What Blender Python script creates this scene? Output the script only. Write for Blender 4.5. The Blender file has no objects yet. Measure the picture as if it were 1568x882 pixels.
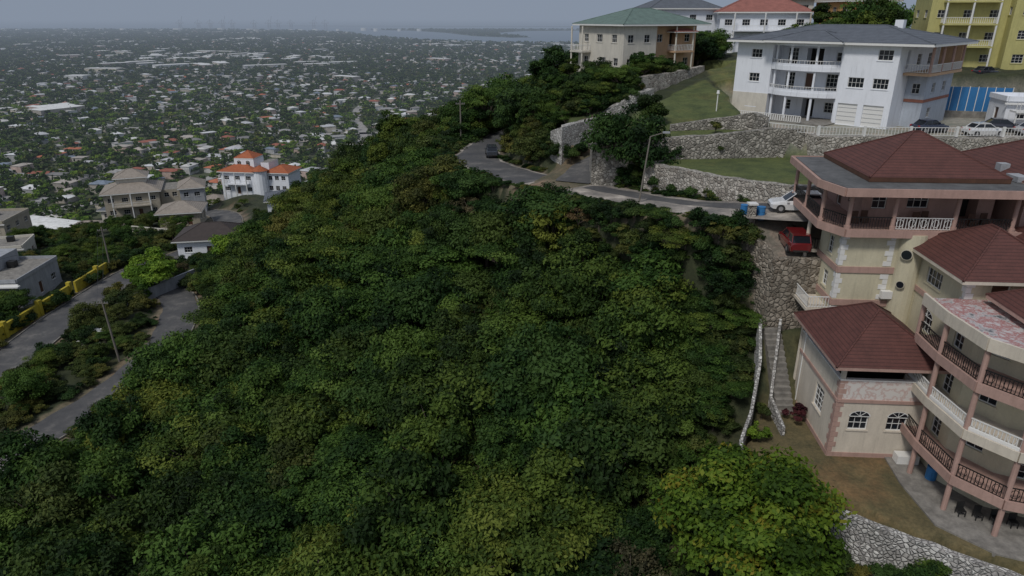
import bpy, math, random
import numpy as np
from mathutils import Vector
random.seed(7); rng=np.random.default_rng(7)
scn=bpy.context.scene
R=math.radians
# ---------------------------------------------------------------- materials
MATS={}
def newmat(name):
    m=bpy.data.materials.new(name); m.use_nodes=True
    nt=m.node_tree; b=nt.nodes['Principled BSDF']; return m,nt,b
def L(nt,a,b): nt.links.new(a,b)
def coords(nt,world=False,scale=1.0,vec=None):
    if world:
        g=nt.nodes.new('ShaderNodeNewGeometry'); o=g.outputs['Position']
    else:
        g=nt.nodes.new('ShaderNodeTexCoord'); o=g.outputs['Object']
    mp=nt.nodes.new('ShaderNodeMapping'); L(nt,o,mp.inputs['Vector'])
    mp.inputs['Scale'].default_value=vec if vec else (scale,)*3
    return mp.outputs['Vector']
def noise(nt,v,scale,detail=4,rough=.6):
    n=nt.nodes.new('ShaderNodeTexNoise'); n.inputs['Scale'].default_value=scale
    n.inputs['Detail'].default_value=detail; n.inputs['Roughness'].default_value=rough
    L(nt,v,n.inputs['Vector']); return n.outputs['Fac']
def ramp(nt,f,stops):
    r=nt.nodes.new('ShaderNodeValToRGB'); L(nt,f,r.inputs['Fac'])
    e=r.color_ramp.elements
    while len(e)<len(stops): e.new(.5)
    for el,(p,c) in zip(e,stops):
        el.position=p; el.color=(c[0],c[1],c[2],1) if not isinstance(c,(int,float)) else (c,c,c,1)
    return r.outputs['Color']
def mix(nt,f,a,b,mode='MIX'):
    m=nt.nodes.new('ShaderNodeMix'); m.data_type='RGBA'; m.blend_type=mode
    for i,x in ((0,f),(6,a),(7,b)):
        if isinstance(x,(int,float)): m.inputs[i].default_value=x
        elif isinstance(x,tuple): m.inputs[i].default_value=(x[0],x[1],x[2],1)
        else: L(nt,x,m.inputs[i])
    return m.outputs[2]
def bump(nt,b,h,strength,dist=.05):
    n=nt.nodes.new('ShaderNodeBump'); n.inputs['Strength'].default_value=strength
    n.inputs['Distance'].default_value=dist; L(nt,h,n.inputs['Height']); L(nt,n.outputs['Normal'],b.inputs['Normal'])
def plain(name,c,rough=.7,var=.25,scale=.6,metal=0,streak=True):
    if name in MATS: return MATS[name]
    m,nt,b=newmat(name); v=coords(nt,vec=(1,1,.35) if streak else (1,1,1))
    n1=noise(nt,v,scale*2,6,.7); n2=noise(nt,coords(nt),scale*12,3)
    d=tuple(x*(1-var) for x in c)
    col=mix(nt,ramp(nt,n1,[(.35,0.),(.7,1.)]),d,c)
    if streak:
        n3=noise(nt,coords(nt,vec=(3.5,3.5,.25)),1.0,4,.6)
        col=mix(nt,ramp(nt,n3,[(.56,0.),(.75,.4)]),col,tuple(x*.5 for x in c))
    col=mix(nt,.12,col,n2,'OVERLAY')
    L(nt,col,b.inputs['Base Color']); b.inputs['Roughness'].default_value=rough; b.inputs['Metallic'].default_value=metal
    bump(nt,b,n2,.15,.02); MATS[name]=m; return m
def solid(name,c,rough=.5,metal=0,coat=0):
    if name in MATS: return MATS[name]
    m,nt,b=newmat(name); n=noise(nt,coords(nt),9,3)
    L(nt,mix(nt,n,tuple(x*.88 for x in c),tuple(x*1.08 for x in c)),b.inputs['Base Color'])
    b.inputs['Roughness'].default_value=rough; b.inputs['Metallic'].default_value=metal
    b.inputs['Coat Weight'].default_value=coat; MATS[name]=m; return m
def rooftile(name,c,step=.16):
    m,nt,b=newmat(name); v=coords(nt)
    w=nt.nodes.new('ShaderNodeTexWave'); w.wave_type='BANDS'; w.bands_direction='Z'; w.wave_profile='SAW'
    w.inputs['Scale'].default_value=.314/step/1.0; w.inputs['Distortion'].default_value=.25; L(nt,v,w.inputs['Vector'])
    n=noise(nt,v,1.1,6,.7); n2=noise(nt,v,9,3)
    col=mix(nt,ramp(nt,n,[(.3,0.),(.75,1.)]),tuple(x*.62 for x in c),c)
    col=mix(nt,ramp(nt,w.outputs['Fac'],[(.0,.45),(.3,1.),(1,1.)]),(0,0,0),col,'MIX')
    col=mix(nt,.3,col,n2,'OVERLAY')
    L(nt,col,b.inputs['Base Color']); b.inputs['Roughness'].default_value=.8
    bump(nt,b,w.outputs['Fac'],.6,.06); MATS[name]=m; return m
def stone(name,c1,c2,mort,scale=2.2):
    m,nt,b=newmat(name); v=coords(nt,world=True)
    dn=nt.nodes.new('ShaderNodeTexNoise'); dn.inputs['Scale'].default_value=2.; L(nt,v,dn.inputs['Vector'])
    vv=mix(nt,.12,v,dn.outputs['Color'])
    a=nt.nodes.new('ShaderNodeTexVoronoi'); a.inputs['Scale'].default_value=scale; L(nt,vv,a.inputs['Vector'])
    e=nt.nodes.new('ShaderNodeTexVoronoi'); e.feature='DISTANCE_TO_EDGE'; e.inputs['Scale'].default_value=scale; L(nt,vv,e.inputs['Vector'])
    bw=nt.nodes.new('ShaderNodeRGBToBW'); L(nt,a.outputs['Color'],bw.inputs['Color'])
    col=ramp(nt,bw.outputs['Val'],[(.2,c1),(.75,c2)])
    col=mix(nt,ramp(nt,e.outputs['Distance'],[(.02,1.),(.07,0.)]),col,mort)
    st=noise(nt,v,.35,5,.7); col=mix(nt,ramp(nt,st,[(.42,0.),(.78,.65)]),col,(.07,.07,.055))
    L(nt,col,b.inputs['Base Color']); b.inputs['Roughness'].default_value=.9
    bump(nt,b,ramp(nt,e.outputs['Distance'],[(0,0.),(.2,1.)]),.9,.12); MATS[name]=m; return m
cream=plain('cream_stucco',(.58,.53,.38),.8,.16); pink=plain('salmon_stucco',(.45,.29,.24),.8,.25)
palewall=plain('pale_cream_stucco',(.63,.56,.46),.8,.2); white=plain('white_stucco',(.76,.78,.82),.75,.1)
offw=plain('offwhite_stucco',(.62,.58,.50),.8,.2); peach=plain('peach_stucco',(.55,.36,.22),.8,.2)
trim=solid('white_trim',(.70,.69,.66),.5); beige=plain('beige_stucco',(.42,.37,.29),.8,.25); creamtrim=solid('cream_trim',(.5,.46,.36),.6)
yellowgreen=plain('yellow_stucco',(.50,.46,.18),.8,.2); orangew=plain('orange_stucco',(.50,.27,.10),.8,.2)
greyw=plain('grey_stucco',(.36,.37,.39),.8,.3); concrete=plain('concrete',(.28,.26,.23),.9,.5,.8,streak=False); bluegreyshade=plain('bluegrey_shade_stucco',(.42,.46,.52),.8,.2)  # blue-grey puts the shade of the white villa's side into the stucco colour
deckm=plain('deck_concrete',(.13,.13,.13),.85,.5,.5,streak=False)
yellowp=plain('yellow_paint',(.48,.38,.03),.7,.4); bluep=plain('blue_paint',(.03,.18,.42),.6,.2)
redroof=rooftile('red_brown_tile',(.120,.043,.034)); greenroof=rooftile('green_tile',(.15,.22,.19)); greyroof=rooftile('slate_tile',(.13,.145,.17))
orangeroof=rooftile('orange_tile',(.45,.13,.05)); brownroof=rooftile('brown_shingle',(.06,.045,.04)); coralroof=rooftile('coral_tile',(.36,.14,.11)); creamroof=rooftile('cream_roof',(.36,.31,.26))
glass=newmat('window_glass'); g=glass[2]; g.inputs['Base Color'].default_value=(.012,.015,.02,1); g.inputs['Roughness'].default_value=.08; glass=glass[0]
shadetrim=solid('shade_and_trim_black',(.02,.018,.016),.9); iron=solid('wrought_iron',(.02,.02,.02),.5,.3)  # near-black: painted shade in open rooms, also dark plastic on cars
wood=plain('door_wood',(.10,.045,.025),.6,.3); brick=plain('red_brick',(.32,.13,.09),.85,.3)
stoneL=stone('limestone_rubble',(.24,.21,.18),(.55,.51,.45),(.38,.35,.30),3.2)
stoneD=stone('weathered_rubble',(.16,.145,.125),(.42,.39,.34),(.22,.20,.17),3.0)
stoneT=stone('tan_rubble',(.15,.12,.09),(.36,.31,.25),(.22,.19,.15),3.0)
stoneW=stone('whitewashed_rubble',(.36,.34,.32),(.66,.64,.60),(.28,.26,.24),4.0)
m,nt,b=newmat('mottled_pink_white'); n=noise(nt,coords(nt),1.6,3,.5)
L(nt,ramp(nt,n,[(.46,(.60,.56,.52)),(.52,(.50,.36,.32)),(.58,(.60,.56,.52))]),b.inputs['Base Color']); b.inputs['Roughness'].default_value=.8; mott=m
m,nt,b=newmat('stained_deck_tiles'); n=noise(nt,coords(nt),.9,5,.7)
L(nt,ramp(nt,n,[(.4,(.50,.47,.46)),(.5,(.33,.13,.12)),(.56,(.48,.45,.44)),(.66,(.09,.10,.11))]),b.inputs['Base Color']); b.inputs['Roughness'].default_value=.6; decktile=m
def asphalt(name,c1,c2,c3):
    m,nt,b=newmat(name); v=coords(nt,world=True)
    n=noise(nt,v,.28,6,.7); n2=noise(nt,v,5,3)
    col=ramp(nt,n,[(.35,c1),(.52,c2),(.66,c3)]); col=mix(nt,.25,col,n2,'OVERLAY')
    L(nt,col,b.inputs['Base Color']); b.inputs['Roughness'].default_value=.85; bump(nt,b,n2,.3,.03); return m
road_m=asphalt('asphalt',(.055,.055,.058),(.08,.078,.077),(.15,.14,.13))
roadc_m=asphalt('worn_road',(.11,.105,.10),(.26,.23,.20),(.48,.43,.37))
roadp_m=asphalt('pale_road',(.26,.25,.23),(.33,.31,.29),(.4,.38,.35))
linem=solid('road_paint',(.55,.54,.50),.7)
def leafmat(name,dark,mid,light,warm=None,tr_=.2,olive=(1.6,1.12,1.0)):
    m,nt,b=newmat(name)
    at=nt.nodes.new('ShaderNodeAttribute'); at.attribute_name='tint'
    oi=nt.nodes.new('ShaderNodeObjectInfo')
    v=coords(nt,world=True); n=noise(nt,v,.06,5,.65)
    a=nt.nodes.new('ShaderNodeMath'); a.operation='MULTIPLY_ADD'; L(nt,oi.outputs['Random'],a.inputs[0]); a.inputs[1].default_value=.45; L(nt,at.outputs['Fac'],a.inputs[2])
    a2=nt.nodes.new('ShaderNodeMath'); a2.operation='MULTIPLY_ADD'; L(nt,n,a2.inputs[0]); a2.inputs[1].default_value=.65; L(nt,a.outputs[0],a2.inputs[2])
    st=[(.32,dark),(.66,mid),(1.0,light)]
    if warm: st=[(.25,dark),(.45,mid),(.75,light),(1.0,warm)]
    col=ramp(nt,a2.outputs[0],st)
    hs=nt.nodes.new('ShaderNodeMath'); hs.operation='FRACT'; h2=nt.nodes.new('ShaderNodeMath'); h2.operation='MULTIPLY'; L(nt,oi.outputs['Random'],h2.inputs[0]); h2.inputs[1].default_value=7.31; L(nt,h2.outputs[0],hs.inputs[0])
    col=mix(nt,ramp(nt,hs.outputs[0],[(.4,0.),(1.,.9)]),col,mix(nt,1.,col,olive,'MULTIPLY'))
    L(nt,col,b.inputs['Base Color']); b.inputs['Roughness'].default_value=.65; b.inputs['Specular IOR Level'].default_value=.15
    tr=nt.nodes.new('ShaderNodeBsdfTranslucent'); L(nt,col,tr.inputs['Color'])
    ms=nt.nodes.new('ShaderNodeMixShader'); ms.inputs[0].default_value=tr_
    L(nt,b.outputs[0],ms.inputs[1]); L(nt,tr.outputs[0],ms.inputs[2]); L(nt,ms.outputs[0],nt.nodes['Material Output'].inputs['Surface']); return m
leafA=leafmat('leaves_deep_green',(.010,.027,.006),(.027,.062,.012),(.068,.125,.022))
leafD=leafmat('leaves_dark',(.008,.020,.006),(.017,.043,.010),(.042,.082,.018))
leafB=leafmat('leaves_olive',(.020,.033,.009),(.048,.072,.018),(.10,.125,.032))
leafF=leafmat('leaves_feathery',(.020,.045,.009),(.050,.098,.017),(.10,.155,.028))
leafW=leafmat('leaves_dry',(.035,.035,.018),(.08,.075,.038),(.14,.12,.06))
leafY=leafmat('leaves_turning',(.03,.06,.008),(.07,.13,.014),(.14,.20,.022),(.28,.19,.025),.3,(1.2,1.,1.))
leafG=leafmat('leaves_bright',(.05,.10,.01),(.10,.19,.02),(.18,.27,.03),None,.25,(1.2,1.,1.))
leafC=leafmat('leaves_far',(.020,.042,.009),(.042,.082,.016),(.092,.140,.026))
leafR=leafmat('leaves_purple',(.03,.008,.012),(.06,.015,.02),(.1,.03,.03))
bark=plain('bark',(.14,.11,.085),.9,.4)
# ---------------------------------------------------------------- mesh helpers
def mk(name,V,F,mats,parent=None,midx=None,smooth=False,attr=None,link=True):
    me=bpy.data.meshes.new(name); me.from_pydata([tuple(v) for v in V] if not isinstance(V,np.ndarray) else V.tolist(),[],F if isinstance(F,list) else F.tolist())
    for m in (mats if isinstance(mats,(list,tuple)) else [mats]): me.materials.append(m)
    if midx is not None: me.polygons.foreach_set('material_index',np.asarray(midx,dtype=np.int32))
    if smooth: me.polygons.foreach_set('use_smooth',np.ones(len(me.polygons),dtype=bool))
    if attr:
        for k,(t,arr) in attr.items():
            a=me.attributes.new(k,t,'POINT')
            if t=='FLOAT': a.data.foreach_set('value',np.asarray(arr,dtype=np.float32))
            elif t=='INT': a.data.foreach_set('value',np.asarray(arr,dtype=np.int32))
            elif t=='FLOAT_COLOR': a.data.foreach_set('color',np.asarray(arr,dtype=np.float32).ravel())
    me.update()
    o=bpy.data.objects.new(name,me)
    if link: scn.collection.objects.link(o)
    if parent: o.parent=parent
    return o
class B:
    def __init__(s,name,loc=(0,0,0),rot=0):
        s.e=bpy.data.objects.new(name,None); s.e.location=loc; s.e.rotation_euler=(0,0,R(rot)); s.e.empty_display_size=.5
        scn.collection.objects.link(s.e); s.p={}
    def add(s,part,mat,V,F):
        d=s.p.setdefault((part,mat.name),[mat,[],[]]); n=len(d[1]); d[1].extend(V); d[2].extend([[i+n for i in f] for f in F])
    def box(s,part,mat,x0,x1,y0,y1,z0,z1):
        V=[(x0,y0,z0),(x1,y0,z0),(x1,y1,z0),(x0,y1,z0),(x0,y0,z1),(x1,y0,z1),(x1,y1,z1),(x0,y1,z1)]
        s.add(part,mat,V,[[3,2,1,0],[4,5,6,7],[0,1,5,4],[1,2,6,5],[2,3,7,6],[3,0,4,7]])
    def ob(s,part,mat,p,q,th,z0,z1,zz=0):
        dx,dy=q[0]-p[0],q[1]-p[1]; l=math.hypot(dx,dy) or 1; nx,ny=-dy/l*th/2,dx/l*th/2
        b=[(p[0]-nx,p[1]-ny),(q[0]-nx,q[1]-ny),(q[0]+nx,q[1]+ny),(p[0]+nx,p[1]+ny)]
        off=[0,zz,zz,0]
        V=[(x,y,z0+o) for (x,y),o in zip(b,off)]+[(x,y,z1+o) for (x,y),o in zip(b,off)]
        s.add(part,mat,V,[[3,2,1,0],[4,5,6,7],[0,1,5,4],[1,2,6,5],[2,3,7,6],[3,0,4,7]])
    def prism(s,part,mat,poly,z0,z1):
        n=len(poly); V=[(x,y,z0) for x,y in poly]+[(x,y,z1) for x,y in poly]
        s.add(part,mat,V,[list(range(n))[::-1],list(range(n,2*n))]+[[i,(i+1)%n,n+(i+1)%n,n+i] for i in range(n)])
    def cyl(s,part,mat,x,y,r,z0,z1,n=10,r1=None):
        r1=r if r1 is None else r1
        V=[(x+r*math.cos(2*math.pi*i/n),y+r*math.sin(2*math.pi*i/n),z0) for i in range(n)]+[(x+r1*math.cos(2*math.pi*i/n),y+r1*math.sin(2*math.pi*i/n),z1) for i in range(n)]
        s.add(part,mat,V,[list(range(n))[::-1],list(range(n,2*n))]+[[i,(i+1)%n,n+(i+1)%n,n+i] for i in range(n)])
    def hip(s,part,mat,x0,x1,y0,y1,z,h,fas=None,ft=.25):
        w,d=x1-x0,y1-y0
        if abs(w-d)<.05: r=[((x0+x1)/2,(y0+y1)/2,z+h)]*2
        elif w>d: r=[(x0+d/2,(y0+y1)/2,z+h),(x1-d/2,(y0+y1)/2,z+h)]
        else: r=[((x0+x1)/2,y0+w/2,z+h),((x0+x1)/2,y1-w/2,z+h)]
        V=[(x0,y0,z),(x1,y0,z),(x1,y1,z),(x0,y1,z)]+r
        F=[[0,1,5,4],[1,2,5],[2,3,4,5],[3,0,4]] if w>d else [[0,1,4],[1,2,5,4],[2,3,5],[3,0,4,5]]
        s.add(part,mat,V,F)
        for a,b_ in ((0,4),(3,4),(1,5),(2,5)) if w>d else ((0,4),(1,4),(2,5),(3,5)):
            s.tube(part+'_ridge',mat,V[a],V[b_],.09)
        if r[0]!=r[1]: s.tube(part+'_ridge',mat,r[0],r[1],.09)
        s.box(part+'_fascia',fas or trim,x0+.02,x1-.02,y0+.02,y1-.02,z-ft,z-.005)
    def tube(s,part,mat,a,b_,r,n=5,r1=None):
        a=Vector(a); b_=Vector(b_); d=(b_-a); 
        if d.length<1e-4: return
        d.normalize(); u=d.orthogonal().normalized(); w=d.cross(u); r1=r if r1 is None else r1
        V=[tuple(a+u*r*math.cos(2*math.pi*i/n)+w*r*math.sin(2*math.pi*i/n)) for i in range(n)]+[tuple(b_+u*r1*math.cos(2*math.pi*i/n)+w*r1*math.sin(2*math.pi*i/n)) for i in range(n)]
        s.add(part,mat,V,[list(range(n))[::-1],list(range(n,2*n))]+[[i,(i+1)%n,n+(i+1)%n,n+i] for i in range(n)])
    def walls(s,part,mat,poly,z0,z1,ops={},cap=None,fr=None,reveal=.16):
        fr=fr or trim; n=len(poly)
        for i in range(n):
            p,q=poly[i],poly[(i+1)%n]; l=math.hypot(q[0]-p[0],q[1]-p[1]); d=((q[0]-p[0])/l,(q[1]-p[1])/l); nr=(d[1],-d[0])
            P=lambda a,z,o=0:(p[0]+d[0]*a+nr[0]*o,p[1]+d[1]*a+nr[1]*o,z)
            O=ops.get(i,[]); ss={0,l}; zs={z0,z1}
            for (a,z,w,h,k) in O: ss|={a-w/2,a+w/2}; zs|={z,z+h}
            ss=sorted(ss); zs=sorted(zs); V=[];F=[]
            for a,b_ in zip(ss,ss[1:]):
                for c,e in zip(zs,zs[1:]):
                    ma,mz=(a+b_)/2,(c+e)/2
                    if any(abs(ma-o[0])<o[2]/2 and o[1]<mz<o[1]+o[3] for o in O): continue
                    k=len(V); V+=[P(a,c),P(b_,c),P(b_,e),P(a,e)]; F.append([k,k+1,k+2,k+3])
            s.add(part,mat,V,F)
            for (a,z,w,h,k) in O:
                a0,a1,zb,zt=a-w/2,a+w/2,z,z+h; dp=reveal if k!='o' else 1.3
                V=[P(a0,zb),P(a1,zb),P(a1,zt),P(a0,zt)]+[P(a0,zb,-dp),P(a1,zb,-dp),P(a1,zt,-dp),P(a0,zt,-dp)]
                s.add(part,mat,V,[[0,1,5,4],[1,2,6,5],[2,3,7,6],[3,0,4,7]])
                s.add('glazing' if k!='g' else 'garage_door',{'g':trim,'d':wood,'o':shadetrim}.get(k,glass),V[4:],[[0,1,2,3]])  # open doorways get a near-black sheet, room shade put into its colour
                def bar(u0,u1,v0,v1,o0,o1,m=fr,pn='window_frames'):
                    W=[P(u0,v0,o0),P(u1,v0,o0),P(u1,v1,o0),P(u0,v1,o0),P(u0,v0,o1),P(u1,v0,o1),P(u1,v1,o1),P(u0,v1,o1)]
                    s.add(pn,m,W,[[3,2,1,0],[4,5,6,7],[0,1,5,4],[1,2,6,5],[2,3,7,6],[3,0,4,7]])
                t=.055
                if k in('w','a','d'):
                    bar(a0,a0+t,zb,zt,-dp+.002,-dp+.06); bar(a1-t,a1,zb,zt,-dp+.002,-dp+.06)
                    bar(a0+t,a1-t,zb,zb+t,-dp+.002,-dp+.06); bar(a0+t,a1-t,zt-t,zt,-dp+.002,-dp+.06)
                    if k!='d':
                        nv=max(1,round(w/.5)); nh=max(1,round(h/.5))
                        for j in range(1,nv): u=a0+w*j/nv; bar(u-.016,u+.016,zb+t,zt-t,-dp+.003,-dp+.045)
                        for j in range(1,nh): u=zb+h*j/nh; bar(a0+t,a1-t,u-.016,u+.016,-dp+.004,-dp+.043)
                    bar(a0-.1,a1+.1,zb-.1,zb-.003,-.02,.07,mat,'sills')
                if k=='g':
                    for j in range(1,5): u=zb+h*j/5; bar(a0+.02,a1-.02,u-.02,u+.02,-dp+.003,-dp+.03,greyw,'garage_ribs')
                if k=='a':
                    N=10; r=w/2
                    pts=[(a+r*math.cos(math.pi*j/N),zt+.05+r*.6*math.sin(math.pi*j/N)) for j in range(N+1)]
                    s.add('glazing',glass,[P(x,y,.03) for x,y in pts],[list(range(N+1))])
                    for j in range(N):
                        (x0,y0),(x1,y1)=pts[j],pts[j+1]; f=1.12
                        W=[P(x0,y0,.05),P(x1,y1,.05),P(a+(x1-a)*f,zt+.05+(y1-zt-.05)*f,.05),P(a+(x0-a)*f,zt+.05+(y0-zt-.05)*f,.05)]
                        s.add('arch_trim',fr,W,[[0,1,2,3]])
                    for j in (3,5,7):
                        bx,by=pts[j]; s.tube('arch_bars',fr,P(a,zt+.06,.05),P(bx,by,.05),.02,4)
                    bar(a0,a1,zt+.003,zt+.05,-.01,.055)
        s.add('ceiling_slab' if cap is None else 'roof_deck',cap or mat,[(x,y,z1) for x,y in poly],[list(range(n))])
    def band(s,part,mat,poly,z0,z1,o=.06,closed=True):
        n=len(poly)
        for i in range(n if closed else n-1):
            p,q=poly[i],poly[(i+1)%n]; l=math.hypot(q[0]-p[0],q[1]-p[1]); d=((q[0]-p[0])/l,(q[1]-p[1])/l); nr=(d[1],-d[0])
            a=(p[0]+nr[0]*(o/2+.003),p[1]+nr[1]*(o/2+.003)); c=(q[0]+nr[0]*(o/2+.003),q[1]+nr[1]*(o/2+.003))
            s.ob(part,mat,a,c,o,z0,z1)
    def rail(s,pts,z,h=1.0,mat=None,sp=.22,bw=.035,part='railing',top=.07,ornate=False):
        mat=mat or iron
        for p,q in zip(pts,pts[1:]):
            l=math.hypot(q[0]-p[0],q[1]-p[1]); n=max(1,int(l/sp))
            s.ob(part,mat,p,q,top,z+h-.06,z+h); s.ob(part,mat,p,q,.04,z+.1,z+.14)
            for i in range(n+1):
                t=i/n; x,y=p[0]+(q[0]-p[0])*t,p[1]+(q[1]-p[1])*t
                s.box(part,mat,x-bw/2,x+bw/2,y-bw/2,y+bw/2,z+.141,z+h-.061)
            if ornate:
                k=max(1,int(l/.8))
                for i in range(k):
                    c=(i+.5)/k*l; d=((q[0]-p[0])/l,(q[1]-p[1])/l)
                    ring=[(p[0]+d[0]*(c+.25*math.cos(a)),p[1]+d[1]*(c+.25*math.cos(a)),z+h*.55+.3*math.sin(a)) for a in np.linspace(0,2*math.pi,9)]
                    for u,v in zip(ring,ring[1:]): s.tube(part+'_scroll',mat,u,v,.02,4)
    def quoin(s,mat,x,y,z0,z1,sx,sy,st=.42):
        z=z0;i=0
        while z<z1-.1:
            a,b_=(.5,.3) if i%2 else (.3,.5)
            x0,x1=(x-.035,x+a) if sx>0 else (x-a,x+.035); y0,y1=(y-.035,y+b_) if sy>0 else (y-b_,y+.035)
            s.box('quoins',mat,x0,x1,y0,y1,z,min(z+st-.03,z1)); z+=st;i+=1
    def done(s):
        for (part,mn),(mat,V,F) in s.p.items():
            mk(part,V,F,mat,parent=s.e)
        return s.e
# ---------------------------------------------------------------- terrain
ctrl=np.array([
(0,69.7,-32),(0,52.4,-35.5),(0,40,-39),(-26,90,-35.5),(-19.6,63,-41),(-15.5,45.7,-43.5),(-41.7,81.7,-42),(-36,58.6,-45.5),(-39,48,-46.5),
(13,57,-29.5),(11,44.4,-35.5),(17.3,56.5,-25.5),(14,37,-35.5),(8.4,69,-25.5),(11.5,64.5,-24.8),(16.2,60,-23.4),(4,76,-25.5),(-2,86,-25),(-10,98,-26),(-8.2,108,-23.5),(-22.5,127,-30.5),(-32,150,-32),(-43,131.7,-38),(-16.6,142.5,-25),
(-40,103,-42),(22,30,-35),(30,24,-36),(19,33,-35.5),(40,17,-37),(0,20,-44),(0,0,-50),(-60,0,-62),(-30,20,-52),(0,-80,-75),(-100,-60,-90),(60,0,-42),(100,0,-40),(60,-80,-60),(140,20,-35),
(-56.6,63,-45.5),(-54,70.6,-45.2),(-51.4,79.4,-45),(-62,75,-46),(-71,84,-45),(-72,103,-45),(-71,117,-45),(-62,95,-44.5),(-60,110,-43),(-90,100,-45.5),(-90,120,-45),(-110,100,-50),(-75,60,-49),(-50,30,-54),(-90,30,-62),(-50,45,-49),
(-57,130,-44.5),(-80,145,-47),(-115,146,-48),(-96,172,-50),(-75,192,-47),(-57,167,-47),(-40,165,-42),(-40,190,-50),(-20,180,-42),(0,190,-34),(-160,150,-66),(-200,120,-75),(-300,100,-100),(-60,230,-66),(-60,300,-98),(-110,235,-70),(-150,250,-88),(-200,300,-110),
(-320,400,-119),(-150,400,-119),(0,400,-118),(0,250,-68),(-400,250,-118),
(40,140,-7),(70,122,-7.5),(100,100,-9),(60,150,-5),(100,150,-4),(60,200,-16),(60,300,-70),(150,300,-60),(150,420,-112),(60,420,-115),(100,60,-14),(100,35,-28),(150,150,-5),(220,100,-15),(250,300,-60),(250,0,-45),
(8.9,78.6,-18.9),(-1.3,95.3,-20),(-5.9,104.8,-20.3),(-4,116,-20.5),(0,127,-20),(8,137,-18),
(0,103,-19),(4.5,96,-18),(5,104,-14),(10,104,-12.5),(14,111,-10),(7,116,-12),(17.5,115,-8.8),(12,128,-11),(28,122,-8.2),(28,112,-9),(24,104,-10.8),(3,125,-15.5),(20,135,-11)],float)
def fit():
    P=ctrl[:,:2]; D=np.linalg.norm(P[:,None]-P[None],axis=2); n=len(P)
    A=np.zeros((n+1,n+1)); A[:n,:n]=-D; A[:n,n]=1; A[n,:n]=1
    A[:n,:n]-=np.eye(n)*0.5
    return np.linalg.solve(A,np.append(ctrl[:,2],0))
Wt=fit()
def hbase(x,y):
    out=np.full(x.shape,Wt[-1])
    for (cx,cy,_),w in zip(ctrl,Wt): out-=w*np.sqrt((x-cx)**2+(y-cy)**2+1.5)
    return out
PLAIN=-120.
def catmull(pts,step=1.5):
    P=[np.array(p,float) for p in pts]; P=[2*P[0]-P[1]]+P+[2*P[-1]-P[-2]]; out=[]
    for i in range(1,len(P)-2):
        n=max(2,int(np.linalg.norm(P[i+1]-P[i])/step))
        for k in range(n):
            t=k/n; out.append(.5*((2*P[i])+(-P[i-1]+P[i+1])*t+(2*P[i-1]-5*P[i]+4*P[i+1]-P[i+2])*t*t+(-P[i-1]+3*P[i]-3*P[i+1]+P[i+2])*t**3))
    out.append(P[-2]); return np.array(out)
roadmain=catmull([(90,56,-14.6),(50,57,-15.2),(36,58,-15.7),(28,59,-16.1),(22.5,61,-16.5),(18,65,-17.3),(13.6,72,-18.3),(8.9,78.6,-18.9),(4.2,85,-19.5),(-1.5,94.8,-20),(-5.3,104.8,-20.4),(-4.5,115.6,-20.5),(-.5,126,-20),(8,136,-18.2),(25,146,-12)])
roadL1=catmull([(-70,34,-52),(-62,52,-48.5),(-56.8,63.3,-45.8),(-53.8,71,-45.3),(-51.4,79.4,-45),(-51,90,-44.7),(-55,104,-44.6),(-63,114,-44.7),(-71,120,-44.8)])
roadL2=catmull([(-76,40,-51),(-72,65,-47),(-71,84,-45.3),(-71.5,93,-45),(-72,103,-45),(-71,120,-44.8),(-66,132,-45),(-66,150,-46.5),(-75,172,-48),(-92,186,-52),(-120,200,-64)])
ramp_r=catmull([(7.5,83,-19),(10,88.5,-18.3),(13.5,92.5,-17)])
ROADS=[(roadmain,3.3,2.2),(roadL1,2.7,4),(roadL2,3.2,4),(ramp_r,2.2,3)]
def inpoly(x,y,poly):
    c=np.zeros(x.shape,bool); n=len(poly)
    for i in range(n):
        x0,y0=poly[i]; x1,y1=poly[(i+1)%n]
        if y0==y1: continue
        k=((y0>y)!=(y1>y))&(x<(x1-x0)*(y-y0)/(y1-y0)+x0); c^=k
    return c
YARD=[(17.1,42.6),(20.8,49),(60,49),(60,9),(38,25.2),(29.5,30.6),(22.6,35.7),(19.4,39.6)]
STAIRZ=[(20.8,49),(60,49),(60,53),(21.6,53)]
PLAT=[(22.2,54.2),(60,54.2),(60,61),(24,61),(20.6,60.5),(20.0,58)]
MT1=[(16.0,78.2),(19,73.5),(26.4,63.4),(60,62.8),(75,62),(75,75.5),(34.5,76),(33,79.6),(16.8,80)]
MT2=[(10.4,83.4),(15.6,81),(23,80.4),(28.5,80.4),(29.4,88.6),(31,100),(30,110),(17.5,97),(15.5,93)]
WP=[(33.6,77.6),(85,75.8),(85,106),(31,108),(30,89),(29.2,80.4)]
HL=[(7.4,92.2),(12.4,98),(17,99.2),(19.5,102.5),(18.6,104.5),(22,111),(14,108),(8,100)]
GHP=[(19.4,104.9),(23.6,109),(30.6,116),(40,124),(30,130),(16,112)]
def mt2(x,y): return -14.4+.09*(x-10)+np.where(y>83,.13*(y-83),0)
PADS=[(YARD,lambda x,y:-30+0*x),(STAIRZ,lambda x,y:-30+(y-49)*1.25),(PLAT,lambda x,y:np.interp(y,[54,57,58.5,61],[-19.0,-18.3,-17.2,-16.4])),
(MT1,lambda x,y:-15.6+.03*(x-16)),(HL,lambda x,y:-14+.13*(x-7.4)+.16*(y-92)),(MT2,mt2),(WP,lambda x,y:-12.8+0*x),(GHP,lambda x,y:-8.9+0*x)]
def roaddist(x,y,pts):
    d=np.full(x.shape,1e9); z=np.zeros(x.shape)
    for p in pts:
        dd=(x-p[0])**2+(y-p[1])**2; k=dd<d; d=np.where(k,dd,d); z=np.where(k,p[2],z)
    return np.sqrt(d),z
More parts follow.
